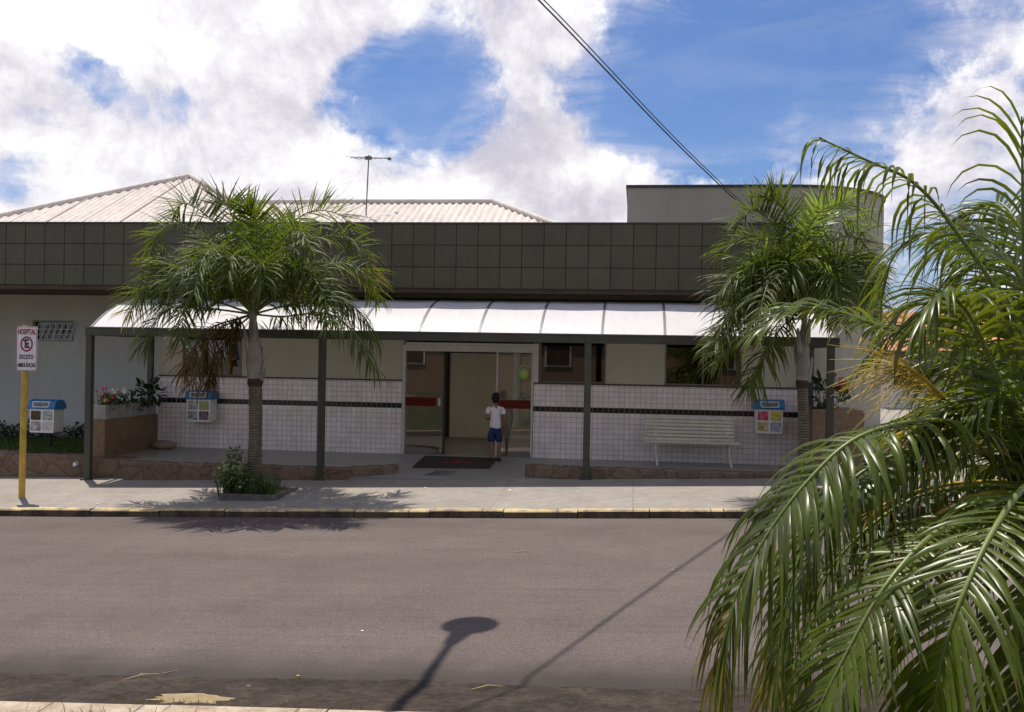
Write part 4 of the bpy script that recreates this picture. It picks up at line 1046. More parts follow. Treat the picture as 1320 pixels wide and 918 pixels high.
def frond(name, ctrl, parent, leafm, L=.5, w_=.013, n=55, droop=.6, plume=.25, lift=.15, start=.18, segs=4, rr_=(.016, .004), seed=0, mats=None, ang=(72, 28), tipmat=None, fold=.35, roll=0, stalk=None, tw=1.0):
    r = random.Random(seed); mb = MB(); mb.keep = True
    path = spline(ctrl, 48)
    mb.tube(path, [rr_[0] + (rr_[1]-rr_[0])*(i/48)**.7 for i in range(49)], 6, 1)
    dist = [0]
    for a, b in zip(path, path[1:]): dist.append(dist[-1] + (b-a).length)
    T0 = (path[1]-path[0]).normalized()
    # stable frame
    frames = []; nprev = None
    for i in range(49):
        t = (path[min(i+1, 48)] - path[max(i-1, 0)]).normalized()
        nz_ = Vector((0, 0, 1)) - t*t.z
        if nprev is None: nv = nz_.normalized() if nz_.length > .15 else (Vector((0, -1, 0)) - t*(-t.y)).normalized()
        else:
            nv = (nprev - t*nprev.dot(t)).normalized()
            if nz_.length > .3: nv = (nv*.8 + nz_.normalized()*.2).normalized() if nv.dot(nz_) > -.3 else nv
            nv = (nv - t*nv.dot(t)).normalized()
        nprev = nv; frames.append((t, nv))
    for i in range(n):
        f = start + (1-start)*(i + r.uniform(-.3, .3))/n; f = min(max(f, 0), .995)
        x = f*48; k = min(int(x), 47); u = x - k
        p = path[k].lerp(path[k+1], u); t, nv = frames[k]
        if roll: nv = Matrix.Rotation(roll, 3, t) @ nv
        g = (f - start)/(1 - start)
        for sd_ in (-1, 1):
            if r.random() < .06: continue
            bent = 3.5 if r.random() < .05 else 1
            a = R(ang[0] + (ang[1]-ang[0])*g + r.uniform(-7, 7))
            s_ = t.cross(nv)*sd_
            lf = lift + r.uniform(-plume, plume)
            d = s_*math.sin(a) + t*math.cos(a) + nv*lf
            ll = L*(.42 + .75*math.sin(math.pi*(.12 + .70*g)))*r.uniform(.85, 1.1)
            leaflet(mb, p, d, nv, ll, w_*r.uniform(.85, 1.15), droop*bent*r.uniform(.6, 1.4), segs, 2 if (tipmat and g > .84 + r.uniform(-.06, .06)) else 0, fold, r.uniform(-1, 1)*tw, 3 if r.random() < .22 else None)
    ms = [leafm, stalk or M['rachis'], tipmat or leafm, M['leaf_dead']]
    return mb.build(name, ms, parent)
def leaves(mb, c, rad, n, size, r, mi=lambda r: 0, hang=0):
    c = Vector(c)
    for _ in range(n):
        a = r.uniform(0, 6.28); z = r.uniform(-1, 1); k = r.random()**.4; q = math.sqrt(1 - z*z)
        p = c + Vector((rad[0]*math.cos(a)*q*k, rad[1]*math.sin(a)*q*k, rad[2]*z*k))
        d = Vector((r.uniform(-1, 1), r.uniform(-1, 1), r.uniform(-.6, .8) - hang)).normalized(); s_ = size*r.uniform(.6, 1.3)
        nn = Vector((r.uniform(-1, 1), r.uniform(-1, 1), r.uniform(.2, 1))); sd_ = nn.cross(d).normalized(); up = d.cross(sd_)
        m_ = mi(r)
        mb.add([p, p + d*s_*.5 + sd_*s_*.32 + up*s_*.08, p + d*s_, p + d*s_*.5 - sd_*s_*.32 + up*s_*.08], [(0, 1, 2), (0, 2, 3)], m_)

# ================================================================= LEFT STREET PALM
def palm(label, trunk_px, depth, base_px, shaft_px, heart_px, fr_list, seed, rad, fill, heart_rad=2.0):
    r = random.Random(seed)
    hx = PC(heart_px[0], heart_px[1], depth)
    b = PC(base_px[0], base_px[1], depth); gx = gz(b.x, b.y)
    t = thing('palm_tree', label, 'palm tree', (b.x, b.y, gx), 'palms planted along the sidewalk')
    s0 = PC(shaft_px[0], shaft_px[1], depth)
    mb = MB(); n = 30; pts = []; rs = []
    for i in range(n+1):
        f = i/n; p = Vector((b.x, b.y, gx - .05)).lerp(s0, f) + Vector((.02*math.sin(f*3), 0, 0)); pts.append(p)
        rs.append(rad*(1.25 - .32*min(1, f*2.5)) * (1 + .025*math.sin(i*2.4)))
    mb.tube(pts, rs, 16); mb.build('trunk', M['trunk'], t)
    mb = MB(); pts = []; rs = []
    for i in range(15):
        f = i/14; pts.append(s0.lerp(hx, f*1.05)); rs.append(rad*(.98 + .28*math.sin(min(1, f*1.6)*math.pi)*(1 - f*.3) - .55*f*f) + .008*math.sin(i*2))
    mb.tube(pts, rs, 14)
    for i in range(5):
        a = i*1.3; d = Vector((math.cos(a), math.sin(a), 0)); q = s0.lerp(hx, .15*i)
        mb.tube([q + d*rad*.9, q + d*rad*1.25 + Vector((0, 0, .18)), q + d*rad*1.6 + Vector((0, 0, .38))], [.05, .04, .02], 8)
    mb.build('crownshaft', M['shaft'], t)
    mb = MB(); mb.tube([s0 - Vector((0, 0, .10)), s0 - Vector((0, 0, .03)), s0 + Vector((0, 0, .05))], [rad*1.0, rad*1.12, rad*.98], 14); mb.build('fibre_collar', M['fibre'], t)
    for i, (pl, dz, m_, kw) in enumerate(fr_list):
        nn = len(pl); ctrl = [hx]
        for j, (x, y) in enumerate(pl):
            ctrl.append(PC(x, y, depth + dz*((j+1)/nn)**1.2))
        k = dict(L=.54, w_=.0145, n=56, droop=.7, plume=.85, lift=.28, seed=seed*100 + i, segs=4, rr_=(.02, .004)); k.update(kw)
        frond('frond', ctrl, t, M[m_], **k)
    for i in range(fill):
        a = 2*math.pi*i/fill*2.618 + r.uniform(-.3, .3); d = Vector((math.cos(a), math.sin(a), 0)); e = r.uniform(.15, 1.25); rr0 = heart_rad*r.uniform(.75, 1.02); z = Vector((0, 0, 1))
        up_ = .35 + .55*e
        ctrl = [hx, hx + d*rr0*.25 + z*(up_*.55), hx + d*rr0*.6 + z*up_*.85, hx + d*rr0*.9 + z*(up_*.85 - .05), hx + d*rr0*1.02 + z*(up_*.75 - .25)]
        frond('frond', ctrl, t, M['leaf_light' if (seed == 5 and i % 3 == 0) else 'leaf'], L=.52, w_=.0145, n=54, droop=.65, plume=.9, lift=.3, seed=seed*1000 + i, segs=4, rr_=(.018, .004))
    return t, hx, r
LF = [
 ([(312, 330), (296, 270), (280, 262)], .3, 'leaf', dict(droop=.15, lift=.4)),
 ([(330, 330), (330, 285), (318, 268)], -.5, 'leaf', dict(droop=.2, lift=.4)),
 ([(352, 320), (395, 275), (440, 278), (452, 310)], .2, 'leaf', dict(droop=.25, lift=.4)),
 ([(365, 330), (420, 305), (465, 318), (483, 362)], -.2, 'leaf', dict(tipmat=None)),
 ([(375, 365), (430, 340), (470, 350), (486, 385)], .8, 'leaf', {}),
 ([(378, 392), (425, 384), (462, 400), (484, 438)], -.3, 'leaf', dict(droop=2.2, lift=-.05, plume=.4)),
 ([(365, 408), (420, 404), (458, 430), (486, 478)], -.9, 'leaf', dict(droop=2.2, lift=-.05, plume=.4)),
 ([(285, 330), (235, 290), (205, 300), (192, 335)], .2, 'leaf', dict(droop=.35, lift=.35)),
 ([(275, 355), (225, 335), (195, 350), (180, 390)], -.4, 'leaf', {}),
 ([(270, 385), (220, 365), (185, 372), (165, 405)], .3, 'leaf', dict(droop=.8, tipmat=None)),
 ([(272, 398), (228, 395), (200, 415), (186, 448)], -.5, 'leaf', dict(droop=1.6, plume=.5)),
 ([(295, 310), (262, 275), (240, 262), (222, 275)], .6, 'leaf', dict(droop=.2, lift=.4)),
 ([(345, 340), (372, 300), (390, 300), (405, 330)], -1.3, 'leaf', {}),
 ([(305, 350), (280, 320), (262, 335), (250, 380)], -1.5, 'leaf', {}),
 ([(350, 360), (390, 350), (415, 375), (425, 420)], -1.6, 'leaf', {}),
 ([(295, 375), (260, 365), (240, 390), (232, 440)], -1.2, 'leaf', {}),
 ([(340, 330), (360, 290), (375, 280), (395, 300)], 1.5, 'leaf', {}),
 ([(300, 340), (280, 310), (262, 320), (245, 355)], 1.6, 'leaf', {}),
 ([(330, 330), (335, 300), (338, 310), (342, 350)], 1.8, 'leaf', {}),
 ([(300, 415), (275, 430), (258, 460), (246, 498)], -.4, 'leaf_dead', dict(droop=1.2, lift=-.1, n=42, plume=1.0)),
 ([(302, 412), (268, 425), (248, 450), (238, 480)], .3, 'leaf_dead', dict(droop=1.2, lift=-.1, n=42, plume=1.0)),
 ([(308, 420), (290, 440), (275, 470), (268, 490)], -.2, 'leaf_dead', dict(droop=1.4, lift=-.1, n=80, plume=.8, L=.46)),
]
for a in (9, 3, 10): LF[a][3]['tipmat'] = M['leaf_yellow'] if a != 10 else None
YP1 = 16.6
pal, hx1, _ = palm('street palm with a ringed trunk in front of the tiled wall, left of the entrance', None, YP1, (326, 640), (329, 490), (326, 405), LF, 3, .115, 19, 1.5)

# bush with its sunlit leaves coloured pale, and grassy tuft, in the planter
rb = random.Random(9)
bc = PC(318, 622, 16.45); bz = gz(bc.x, bc.y) + .05
bu = thing('small_bush', 'small bush with sunlit leaves coloured pale at the foot of the left palm', 'bush', (bc.x, bc.y, bz))
mb = MB(); mb.keep = True
leaves(mb, (bc.x - .22, bc.y - .1, bz + .28), (.33, .26, .24), 480, .062, rb, lambda r: 0 if r.random() < .35 else 1)
leaves(mb, (bc.x + .05, bc.y - .15, bz + .16), (.42, .25, .13), 260, .06, rb, lambda r: 0 if r.random() < .85 else 1)
leaves(mb, (bc.x - .18, bc.y - .05, bz + .55), (.12, .12, .22), 120, .06, rb, lambda r: 0 if r.random() < .8 else 1)
blades(mb, 420, (bc.x - .35, bc.x + .55), (bc.y - .35, bc.y + .2), lambda x, y: bz - .02, .34, .008, rb, lambda r: 0)
mb.build('foliage', [M['bush'], M['bush_pale']], bu)
mb = MB()
for i in range(9):
    a = rb.uniform(-.5, .5); q = Vector((bc.x - .2 + a*.8, bc.y - .05 + rb.uniform(-.15, .15), bz + rb.uniform(.4, .72))); mb.tube([(bc.x - .15, bc.y, bz - .03), ((bc.x - .15 + q.x)/2 + .02, bc.y, bz + .25), q], .006, 5)
mb.build('stem', M['rachis_dark'], bu)

# ================================================================= RIGHT STREET PALM
RF = [
 ([(1035, 340), (1052, 280), (1085, 256), (1118, 278)], -.2, 'leaf_light', dict(droop=.25, lift=.35, L=.45)),
 ([(1040, 330), (1062, 290), (1090, 280), (1110, 300)], .6, 'leaf_light', dict(droop=.25, lift=.35, L=.45)),
 ([(1020, 340), (1000, 295), (972, 270), (950, 285)], -.3, 'leaf', dict(droop=.3, lift=.35)),
 ([(1015, 345), (985, 310), (955, 305), (932, 330)], .4, 'leaf', dict(droop=.5)),
 ([(1010, 365), (975, 345), (945, 355), (922, 392)], -.5, 'leaf', {}),
 ([(1010, 385), (975, 380), (948, 400), (930, 440)], -.3, 'leaf', dict(droop=1.0)),
 ([(1012, 405), (980, 410), (950, 435), (925, 470)], -.5, 'leaf', dict(droop=1.1)),
 ([(1060, 350), (1090, 330), (1115, 345), (1130, 380)], -.3, 'leaf', {}),
 ([(1065, 370), (1100, 365), (1122, 390), (1132, 430)], .2, 'leaf', dict(droop=1.0)),
 ([(1060, 330), (1085, 305), (1112, 312), (1132, 345)], .8, 'leaf', {}),
 ([(1030, 330), (1018, 285), (1005, 262), (990, 255)], -.2, 'leaf', dict(droop=.2, lift=.4)),
 ([(1025, 360), (1000, 350), (985, 380), (975, 430)], -1.4, 'leaf', {}),
 ([(1045, 350), (1060, 345), (1075, 375), (1082, 420)], -1.5, 'leaf', {}),
 ([(1025, 335), (1005, 320), (990, 330), (980, 360)], 1.3, 'leaf', {}),
 ([(1050, 340), (1068, 330), (1085, 340), (1098, 370)], 1.4, 'leaf', {}),
 ([(1015, 415), (995, 440), (978, 470), (965, 500)], -.6, 'leaf', dict(droop=1.3, lift=-.1)),
 ([(1000, 395), (965, 395), (940, 425), (915, 455)], .1, 'leaf', dict(droop=.9)),
 ([(1030, 335), (1045, 290), (1065, 268), (1088, 262)], -1.0, 'leaf_light', dict(droop=.25, lift=.3, L=.42)),
 ([(1000, 380), (960, 380), (935, 415), (922, 445)], -.9, 'leaf', {}),
]
palm('street palm with a bright frond in front of the rounded grey parapet', None, 15.7, (1034, 640), (1034, 492), (1037, 410), RF, 5, .088, 26, 1.12)
xp2 = PC(1034, 640, 15.7).x
tree_planter(xp2 - .45, xp2 + .5, 15.2, 16.25, .10, 'square concrete kerb around the right street palm, half hidden by the near palm')

# ================================================================= NEAR PALM (right foreground)
YH = 5.4
hb_ = PC(1345, 625, YH); gxn = gz(hb_.x, 5.6)
npalm = thing('near_palm', 'large glossy foreground palm with orange flower sprays leaning in from the right', 'palm tree', (hb_.x + .05, hb_.y, gxn))
mb = MB(); n = 20
mb.tube([Vector((hb_.x + .05, hb_.y, gxn - .05)).lerp(hb_ + Vector((0, 0, .1)), i/n) for i in range(n+1)], [.15 - .02*i/n + .012*math.sin(i*2.1) for i in range(n+1)], 16); mb.build('trunk', M['trunk'], npalm)
mb = MB()
for i in range(16):
    a = i*2.4; d = Vector((math.cos(a), math.sin(a), 0)); z = .25*(i/16)
    b = hb_ + Vector((0, 0, -.15 + z)); mb.tube([b + d*.08, b + d*.16 + Vector((0, 0, .12)), b + d*.22 + Vector((0, 0, .30))], [.06, .045, .02], 8)
mb.build('leaf_base', M['fibre'], npalm)
NF = [  # (pixel, distance) control points
 ([(1300, 575, 5.2), (1215, 543, 4.95), (1113, 561, 4.75), (1040, 622, 4.65), (978, 708, 4.6), (940, 795, 4.6), (930, 870, 4.65)], 'leaf_near', dict(L=.50, n=104, droop=2.0, lift=.12, plume=.2, ang=(80, 38), w=.0135, tipmat=M['leaf_yellow'])),
 ([(1300, 640, 5.0), (1245, 665, 4.6), (1197, 694, 4.35), (1151, 743, 4.2), (1121, 788, 4.15), (1088, 849, 4.1), (1060, 905, 4.1), (1035, 960, 4.15)], 'leaf_near', dict(L=.36, n=86, droop=.8, lift=.05, plume=.18, ang=(74, 34), w=.0105)),
 ([(1330, 620, 4.9), (1306, 645, 4.4), (1272, 700, 4.1), (1238, 776, 3.95), (1214, 852, 3.95), (1206, 915, 4.0), (1204, 985, 4.1)], 'leaf_near', dict(L=.46, n=70, droop=1.0, lift=.12, plume=.18, ang=(68, 28), w=.0125)),
 ([(1320, 580, 5.5), (1255, 490, 5.6), (1180, 437, 5.7), (1120, 416, 5.75), (1072, 400, 5.8), (1028, 400, 5.8), (982, 425, 5.8)], 'leaf_near', dict(L=.34, n=76, droop=1.1, lift=.2, plume=.2, ang=(66, 30), w=.012)),
 ([(1335, 560, 5.4), (1295, 400, 5.3), (1232, 298, 5.2), (1178, 236, 5.1), (1118, 207, 5.1), (1056, 178, 5.1)], 'leaf_near', dict(L=.36, n=30, droop=6.5, lift=.3, plume=.2, start=.30, ang=(60, 10), w=.0095)),
 ([(1328, 560, 5.3), (1323, 420, 5.2), (1319, 300, 5.1), (1318, 215, 5.05), (1317, 150, 5.0)], 'leaf_near', dict(L=.40, n=11, droop=2.0, lift=.0, plume=.15, start=.50, ang=(40, 14), w=.008)),
 ([(1335, 560, 5.7), (1310, 430, 6.0), (1270, 340, 6.3), (1215, 300, 6.5), (1160, 320, 6.6), (1130, 380, 6.7)], 'leaf_near', dict(L=.42, n=52, droop=1.2, plume=.3, w=.0105)),
 ([(1340, 560, 5.7), (1330, 400, 6.0), (1320, 310, 6.3), (1290, 262, 6.6), (1250, 275, 6.8)], 'leaf_near', dict(L=.42, n=52, droop=1.2, plume=.3, w=.0105)),
 ([(1350, 520, 5.4), (1338, 420, 5.5), (1310, 350, 5.6), (1265, 335, 5.7), (1230, 365, 5.8)], 'leaf_near', dict(L=.40, n=40, droop=1.3, plume=.3, w=.010)),
 ([(1325, 575, 5.7), (1270, 480, 6.1), (1215, 430, 6.4), (1160, 425, 6.6), (1115, 470, 6.7)], 'leaf_near', dict(L=.40, n=52, droop=1.2, plume=.3, w=.011)),
 ([(1325, 575, 5.2), (1280, 470, 5.0), (1245, 400, 4.9), (1210, 380, 4.8), (1180, 420, 4.75)], 'leaf_near', dict(L=.38, n=50, droop=1.2, plume=.3, w=.011)),
 ([(1310, 610, 5.5), (1230, 600, 5.6), (1130, 620, 5.6), (1060, 690, 5.55), (1010, 800, 5.5), (990, 900, 5.5)], 'leaf_near', dict(L=.48, n=96, droop=2.0, lift=.0, plume=.25, ang=(78, 40), w=.011, tipmat=M['leaf_yellow'])),
 ([(1315, 625, 5.7), (1250, 640, 5.9), (1180, 690, 6.0), (1120, 790, 6.0), (1090, 900, 6.0)], 'leaf_near', dict(L=.42, n=84, droop=1.3, lift=-.05, plume=.3, w=.010)),
 ([(1330, 640, 5.6), (1290, 680, 5.8), (1250, 760, 5.9), (1235, 860, 5.9), (1230, 960, 5.9)], 'leaf_near', dict(L=.42, n=84, droop=1.2, plume=.3, w=.010)),
 ([(1352, 640, 5.2), (1345, 700, 5.0), (1330, 790, 4.9), (1322, 880, 4.9), (1318, 960, 4.9)], 'leaf_near', dict(L=.42, n=64, droop=1.0, plume=.2, w=.0115)),
 ([(1345, 560, 5.5), (1335, 450, 5.6), (1318, 370, 5.7), (1285, 318, 5.8), (1240, 300, 5.9), (1205, 325, 6.0)], 'leaf_near', dict(L=.42, n=64, droop=1.1, plume=.35, w=.0105)),
 ([(1350, 580, 5.8), (1330, 480, 6.1), (1300, 420, 6.3), (1262, 400, 6.5), (1222, 420, 6.6)], 'leaf_near', dict(L=.42, n=64, droop=1.1, plume=.35, w=.0105)),
 ([(1350, 590, 5.5), (1325, 530, 5.6), (1290, 480, 5.8), (1245, 462, 6.0), (1200, 480, 6.1)], 'leaf_near', dict(L=.42, n=64, droop=1.1, plume=.35, w=.0105)),
 ([(1350, 560, 5.9), (1345, 400, 6.4), (1320, 300, 6.8), (1275, 290, 7.1), (1235, 330, 7.2)], 'leaf_near', dict(L=.45, n=64, droop=1.1, plume=.35, w=.011)),
 ([(1345, 600, 5.3), (1330, 540, 5.1), (1300, 515, 5.0), (1262, 520, 4.95), (1232, 560, 4.9)], 'leaf_near', dict(L=.36, n=54, droop=1.1, plume=.3, w=.010)),
 ([(1300, 595, 5.2), (1205, 575, 5.05), (1110, 610, 4.95), (1045, 690, 4.9), (1012, 785, 4.9), (1000, 880, 4.9)], 'leaf_near', dict(L=.44, n=84, droop=2.0, lift=.05, plume=.25, ang=(78, 38), w=.0115)),
 ([(1308, 625, 5.3), (1185, 640, 5.25), (1085, 715, 5.2), (1035, 820, 5.2), (1015, 925, 5.2)], 'leaf_near', dict(L=.42, n=84, droop=1.8, lift=.0, plume=.25, ang=(76, 38), w=.011, tipmat=M['leaf_yellow'])),
 ([(1340, 605, 5.2), (1310, 560, 5.15), (1270, 530, 5.1), (1225, 525, 5.1), (1185, 555, 5.1), (1165, 600, 5.1)], 'leaf_near', dict(L=.36, n=60, droop=1.4, plume=.3, w=.0105)),
 ([(1320, 630, 5.8), (1265, 650, 6.1), (1215, 700, 6.3), (1170, 770, 6.4), (1150, 860, 6.4)], 'leaf_near', dict(L=.42, n=84, droop=1.3, plume=.35, w=.010)),
 ([(1325, 600, 6.0), (1280, 540, 6.4), (1220, 520, 6.8), (1165, 560, 7.0), (1140, 640, 7.1)], 'leaf_near', dict(L=.45, n=54, droop=1.2, plume=.3, w=.011)),
 ([(1330, 600, 6.0), (1310, 520, 6.5), (1270, 470, 6.9), (1235, 480, 7.2), (1205, 530, 7.4)], 'leaf_near', dict(L=.45, n=54, droop=1.2, plume=.3, w=.011)),
 ([(1340, 560, 5.9), (1300, 420, 6.5), (1225, 380, 7.0), (1150, 400, 7.3)], 'leaf_near', dict(L=.42, n=50, droop=1.2, plume=.3, w=.0105)),
 ([(1340, 560, 5.5), (1330, 470, 5.4), (1300, 400, 5.3), (1262, 385, 5.2), (1235, 430, 5.2)], 'leaf_near', dict(L=.40, n=52, droop=1.2, plume=.3, w=.011)),
]
for i, (pl, m_, kw) in enumerate(NF):
    ctrl = [hb_ + Vector((0, 0, .05))] + [PC(*p) for p in pl]
    kw = dict(kw); kw['w_'] = kw.pop('w', .0155)
    k = dict(L=.5, n=60, droop=.8, plume=.2, lift=.1, start=.16, segs=6, rr_=(.022, .004), seed=900 + i, fold=.32); k.update(kw)
    frond('frond', ctrl, npalm, M[m_], **k)
# flower sprays: many thin branchlets
def spray(stalk, tips, n, L, r, m1, rad=.004, beads=0, bm=None, name='flower_spray'):
    mb = MB(); mb.keep = True
    path = spline(stalk, 20); mb.tube(path, [.014 - .008*i/20 for i in range(21)], 6, 0)
    for i in range(n):
        f = r.uniform(.45, 1.0); p = path[int(f*20)]
        tgt = tips[0].lerp(tips[1], r.random()) + Vector((r.uniform(-1, 1), r.uniform(-1, 1), r.uniform(-1, 1)))*tips[2]
        d = (tgt - p); d = d.normalized()*L*r.uniform(.6, 1.2)
        m_ = p + d*.5 + Vector((r.uniform(-1, 1), r.uniform(-1, 1), r.uniform(-.2, 1)))*.03
        e = p + d + Vector((0, 0, -.03))
        mb.tube([p, m_, e], [rad, rad*.8, rad*.35], 4, 0, cap=False)
        for k in range(beads):
            q = p.lerp(e, r.uniform(.25, 1)) + Vector((r.uniform(-1, 1), r.uniform(-1, 1), r.uniform(-1, 1)))*.008
            s_ = r.uniform(.006, .010); mb.ball(q, (s_, s_, s_*1.25), 1, 6, 4)
    return mb.build(name, [m1, bm or m1], npalm)
rs = random.Random(31)
spray([PC(1310, 600, 5.3), PC(1265, 555, 5.15), PC(1215, 510, 5.05), PC(1180, 480, 5.0), PC(1160, 470, 5.0)], (PC(1085, 445, 5.0), PC(1090, 530, 4.95), .24), 80, .36, rs, M['stalk_orange'], .0028)
spray([PC(1310, 610, 5.3), PC(1260, 575, 5.2), PC(1205, 545, 5.15), PC(1180, 545, 5.1)], (PC(1120, 600, 5.1), PC(1190, 640, 5.0), .10), 70, .30, rs, M['stalk_orange'], .004)
spray([PC(1310, 635, 5.2), PC(1251, 640, 4.95), PC(1200, 670, 4.85), PC(1180, 704, 4.85), PC(1172, 720, 4.85)], (PC(1130, 770, 4.9), PC(1185, 800, 4.9), .10), 50, .22, rs, M['stalk_orange'], .004)
spray([PC(1310, 620, 5.4), PC(1220, 625, 5.35), PC(1150, 645, 5.3), PC(1120, 670, 5.3)], (PC(1070, 740, 5.3), PC(1140, 780, 5.3), .12), 90, .34, rs, M['stalk_orange'], .0035, 9, M['fruit'], 'fruit_cluster')
spray([PC(1320, 640, 5.5), PC(1240, 660, 5.45), PC(1190, 700, 5.4), PC(1170, 740, 5.4)], (PC(1120, 830, 5.4), PC(1190, 850, 5.4), .12), 70, .30, rs, M['stalk_orange'], .0035, 9, M['fruit'], 'fruit_cluster')

# ================================================================= PLANTERS AND SMALL PLANTS
def trough(px0, px1, y0, y1, label, m):
    x0, x1 = xq0 + .01, xq1 - .01; z0 = ztp + .002; z1 = z0 + .26
    t = thing('planter_trough', label, 'planter', ((x0+x1)/2, (y0+y1)/2, z0), 'concrete troughs on the planter wall')
    mb = MB(); wv = .03
    mb.box(x0, x1, y0, y0 + wv, z0, z1); mb.box(x0, x1, y1 - wv, y1, z0, z1); mb.box(x0, x0 + wv, y0 + wv, y1 - wv, z0, z1 - .002); mb.box(x1 - wv, x1, y0 + wv, y1 - wv, z0, z1 - .002)
    mb.build('trough', m, t)
    mb = MB(); mb.box(x0 + wv, x1 - wv, y0 + wv, y1 - wv, z0 + .01, z1 - .03); mb.build('trough_soil', M['soil'], t)
    return (x0+x1)/2, z1
ym = 18.80
tx, tz = trough(120, 168, DPF + .03, ym - .02, 'pale concrete trough with red and pink flowers beside the canopy post', M['concrete'])
trough(168, 205, ym + .02, DW - .10, 'second concrete trough nearer the tiled wall, under broad green leaves', M['concrete'])
rp = random.Random(21)
def flower_plant(y0, y1, label, cols, seed):
    r = random.Random(seed); c = Vector((tx, (y0+y1)/2, tz - .03))
    t = thing('flowering_plant', label, 'plant', c)
    mb = MB(); mb.keep = True
    leaves(mb, c + Vector((0, 0, .10)), (.12, (y1-y0)/2, .13), 260, .06, r, lambda r: 0 if r.random() < .75 else 1); 
    leaves(mb, c + Vector((.12, 0, .0)), (.06, (y1-y0)/2, .10), 60, .05, r)
    mb.build('foliage', [M['bush'], M['bush_pale']], t)
    mb = MB()
    for i in range(14):
        q = c + Vector((r.uniform(-.12, .14), r.uniform(-1, 1)*(y1-y0)/2, r.uniform(.12, .34))); mb.tube([(q.x*.7 + c.x*.3, q.y, c.z), q], .004, 4, 0, False)
        for k in range(6):
            a = k*1.047; d = Vector((math.cos(a)*.03, -.015, math.sin(a)*.03)); s_ = Vector((-math.sin(a)*.015, 0, math.cos(a)*.015))
            mb.add([q, q + d*.6 + s_, q + d*1.1, q + d*.6 - s_], [(0, 1, 2, 3)], 1 + i % len(cols))
    mb.build('blossom', [M['rachis_dark']] + [M[k] for k in cols], t)
flower_plant(DPF + .08, DPF + .55, 'plant with red and magenta flowers at the street end of the trough', ['flower_red', 'flower_pink', 'flower_red'], 1)
flower_plant(DPF + .60, ym - .08, 'plant with small white flowers in the middle of the pale trough', ['flower_white'], 2)
def broad_plant(c, rad, n, size, label, name='broad_leaf_plant', hang=0):
    t = thing(name, label, 'plant', (c[0], c[1], c[2] - rad[2]))
    r = random.Random(int(c[0]*100) % 997); mb = MB(); mb.keep = True
    c = Vector(c)
    for _ in range(n):
        a = r.uniform(0, 6.28); z = r.uniform(-1, 1); k = r.random()**.45; q = math.sqrt(1 - z*z)
        p = c + Vector((rad[0]*math.cos(a)*q*k, rad[1]*math.sin(a)*q*k, rad[2]*z*k))
        d = (p - c + Vector((0, -.05, r.uniform(-.1, .15)))).normalized(); s_ = size*r.uniform(.6, 1.3)
        sd_ = Vector((r.uniform(-.4, .4), r.uniform(-.4, .4), 1)).cross(d)
        if sd_.length < .05: continue
        sd_.normalize(); up = d.cross(sd_)
        o_ = [p, p + d*s_*.25 + sd_*s_*.30, p + d*s_*.6 + sd_*s_*.28, p + d*s_ - up*s_*.1, p + d*s_*.6 - sd_*s_*.28, p + d*s_*.25 - sd_*s_*.30, p + d*s_*.5 + up*s_*.07]
        mb.add(o_, [(0, 1, 6), (1, 2, 6), (2, 3, 6), (3, 4, 6), (4, 5, 6), (5, 0, 6)], 0)
    mb.build('foliage', M['bush_dark'], t)
    mb = MB()
    for i in range(6):
        a = i*1.05; mb.tube([(c.x, c.y, c.z - rad[2]*1.2), (c.x + .4*rad[0]*math.cos(a), c.y + .4*rad[1]*math.sin(a), c.z + .3*rad[2])], .008, 5)
    mb.build('stem', M['rachis_dark'], t)
q = P(203, 510, 19.3)
broad_plant((tx + .16, 19.35, tz + .18), (.32, .28, .26), 95, .15, 'dark broad leaved plant spilling from the second trough by the tiled wall')
broad_plant((tx + .02, 18.95, tz - .02), (.20, .16, .20), 90, .07, 'dark trailing plant hanging between the two concrete troughs')
# shrubs along the foot of the left wing
i_lab = ['dark low shrub against the pale wall at the left frame edge', 'dark low shrub against the pale wall behind the ochre pole', 'dark low shrub against the pale wall behind the lawn bin', 'dark low shrub against the pale wall beside the canopy post']
for i, px in enumerate((-2, 26, 62, 98)):
    q = P(px, 558, 21.75); rr2 = random.Random(40 + i)
    t = thing('low_shrub', i_lab[i], 'shrub', (q.x, 21.75, lawnz(q.x, 21.75)), 'shrubs along the pale wall')
    mb = MB(); mb.keep = True; z = lawnz(q.x, 21.75)
    leaves(mb, (q.x, 21.7, z + .16), (.36, .22, .20), 260, .07, rr2); leaves(mb, (q.x + .1, 21.75, z + .32), (.16, .12, .14), 50, .07, rr2)
    mb.build('foliage', M['bush_dark'], t)
    mb = MB()
    for k in range(5): mb.tube([(q.x + .05*k - .1, 21.75, z - .03), (q.x + .13*k - .26, 21.72, z + .25)], .007, 5)
    mb.build('stem', M['rachis_dark'], t)
# planter wall and shrub at the right canopy end
xw0 = XW(1046, 18.6, 540)
mb = MB(); mb.box(xw0, xw0 + .9, 18.5, DW - .02, FL - .1, P(1050, 528, 18.6).z, 0, .02)
tag(mb.build('planter_wall', M['stone_wall'], origin=(xw0, 18.5, FL)), 'brown stone planter wall at the right end of the canopy, behind the near palm', 'wall')
q = P(1060, 506, 18.9)
broad_plant((q.x, 18.95, q.z - .02), (.34, .3, .34), 130, .13, 'dense dark green shrub beside the right palm trunk', 'broad_leaf_plant')
q = P(1086, 500, 18.8)
t = thing('flowering_plant', 'red flowered plant beside the dark shrub at the right canopy end', 'plant', (q.x, 18.8, q.z - .3))
mb = MB(); mb.keep = True; leaves(mb, (q.x, 18.8, q.z - .05), (.18, .18, .22), 160, .07, rp); mb.build('foliage', M['bush_dark'], t)
mb = MB(); leaves(mb, (q.x, 18.72, q.z + .05), (.16, .12, .14), 70, .06, rp); mb.build('blossom', M['flower_red'], t)

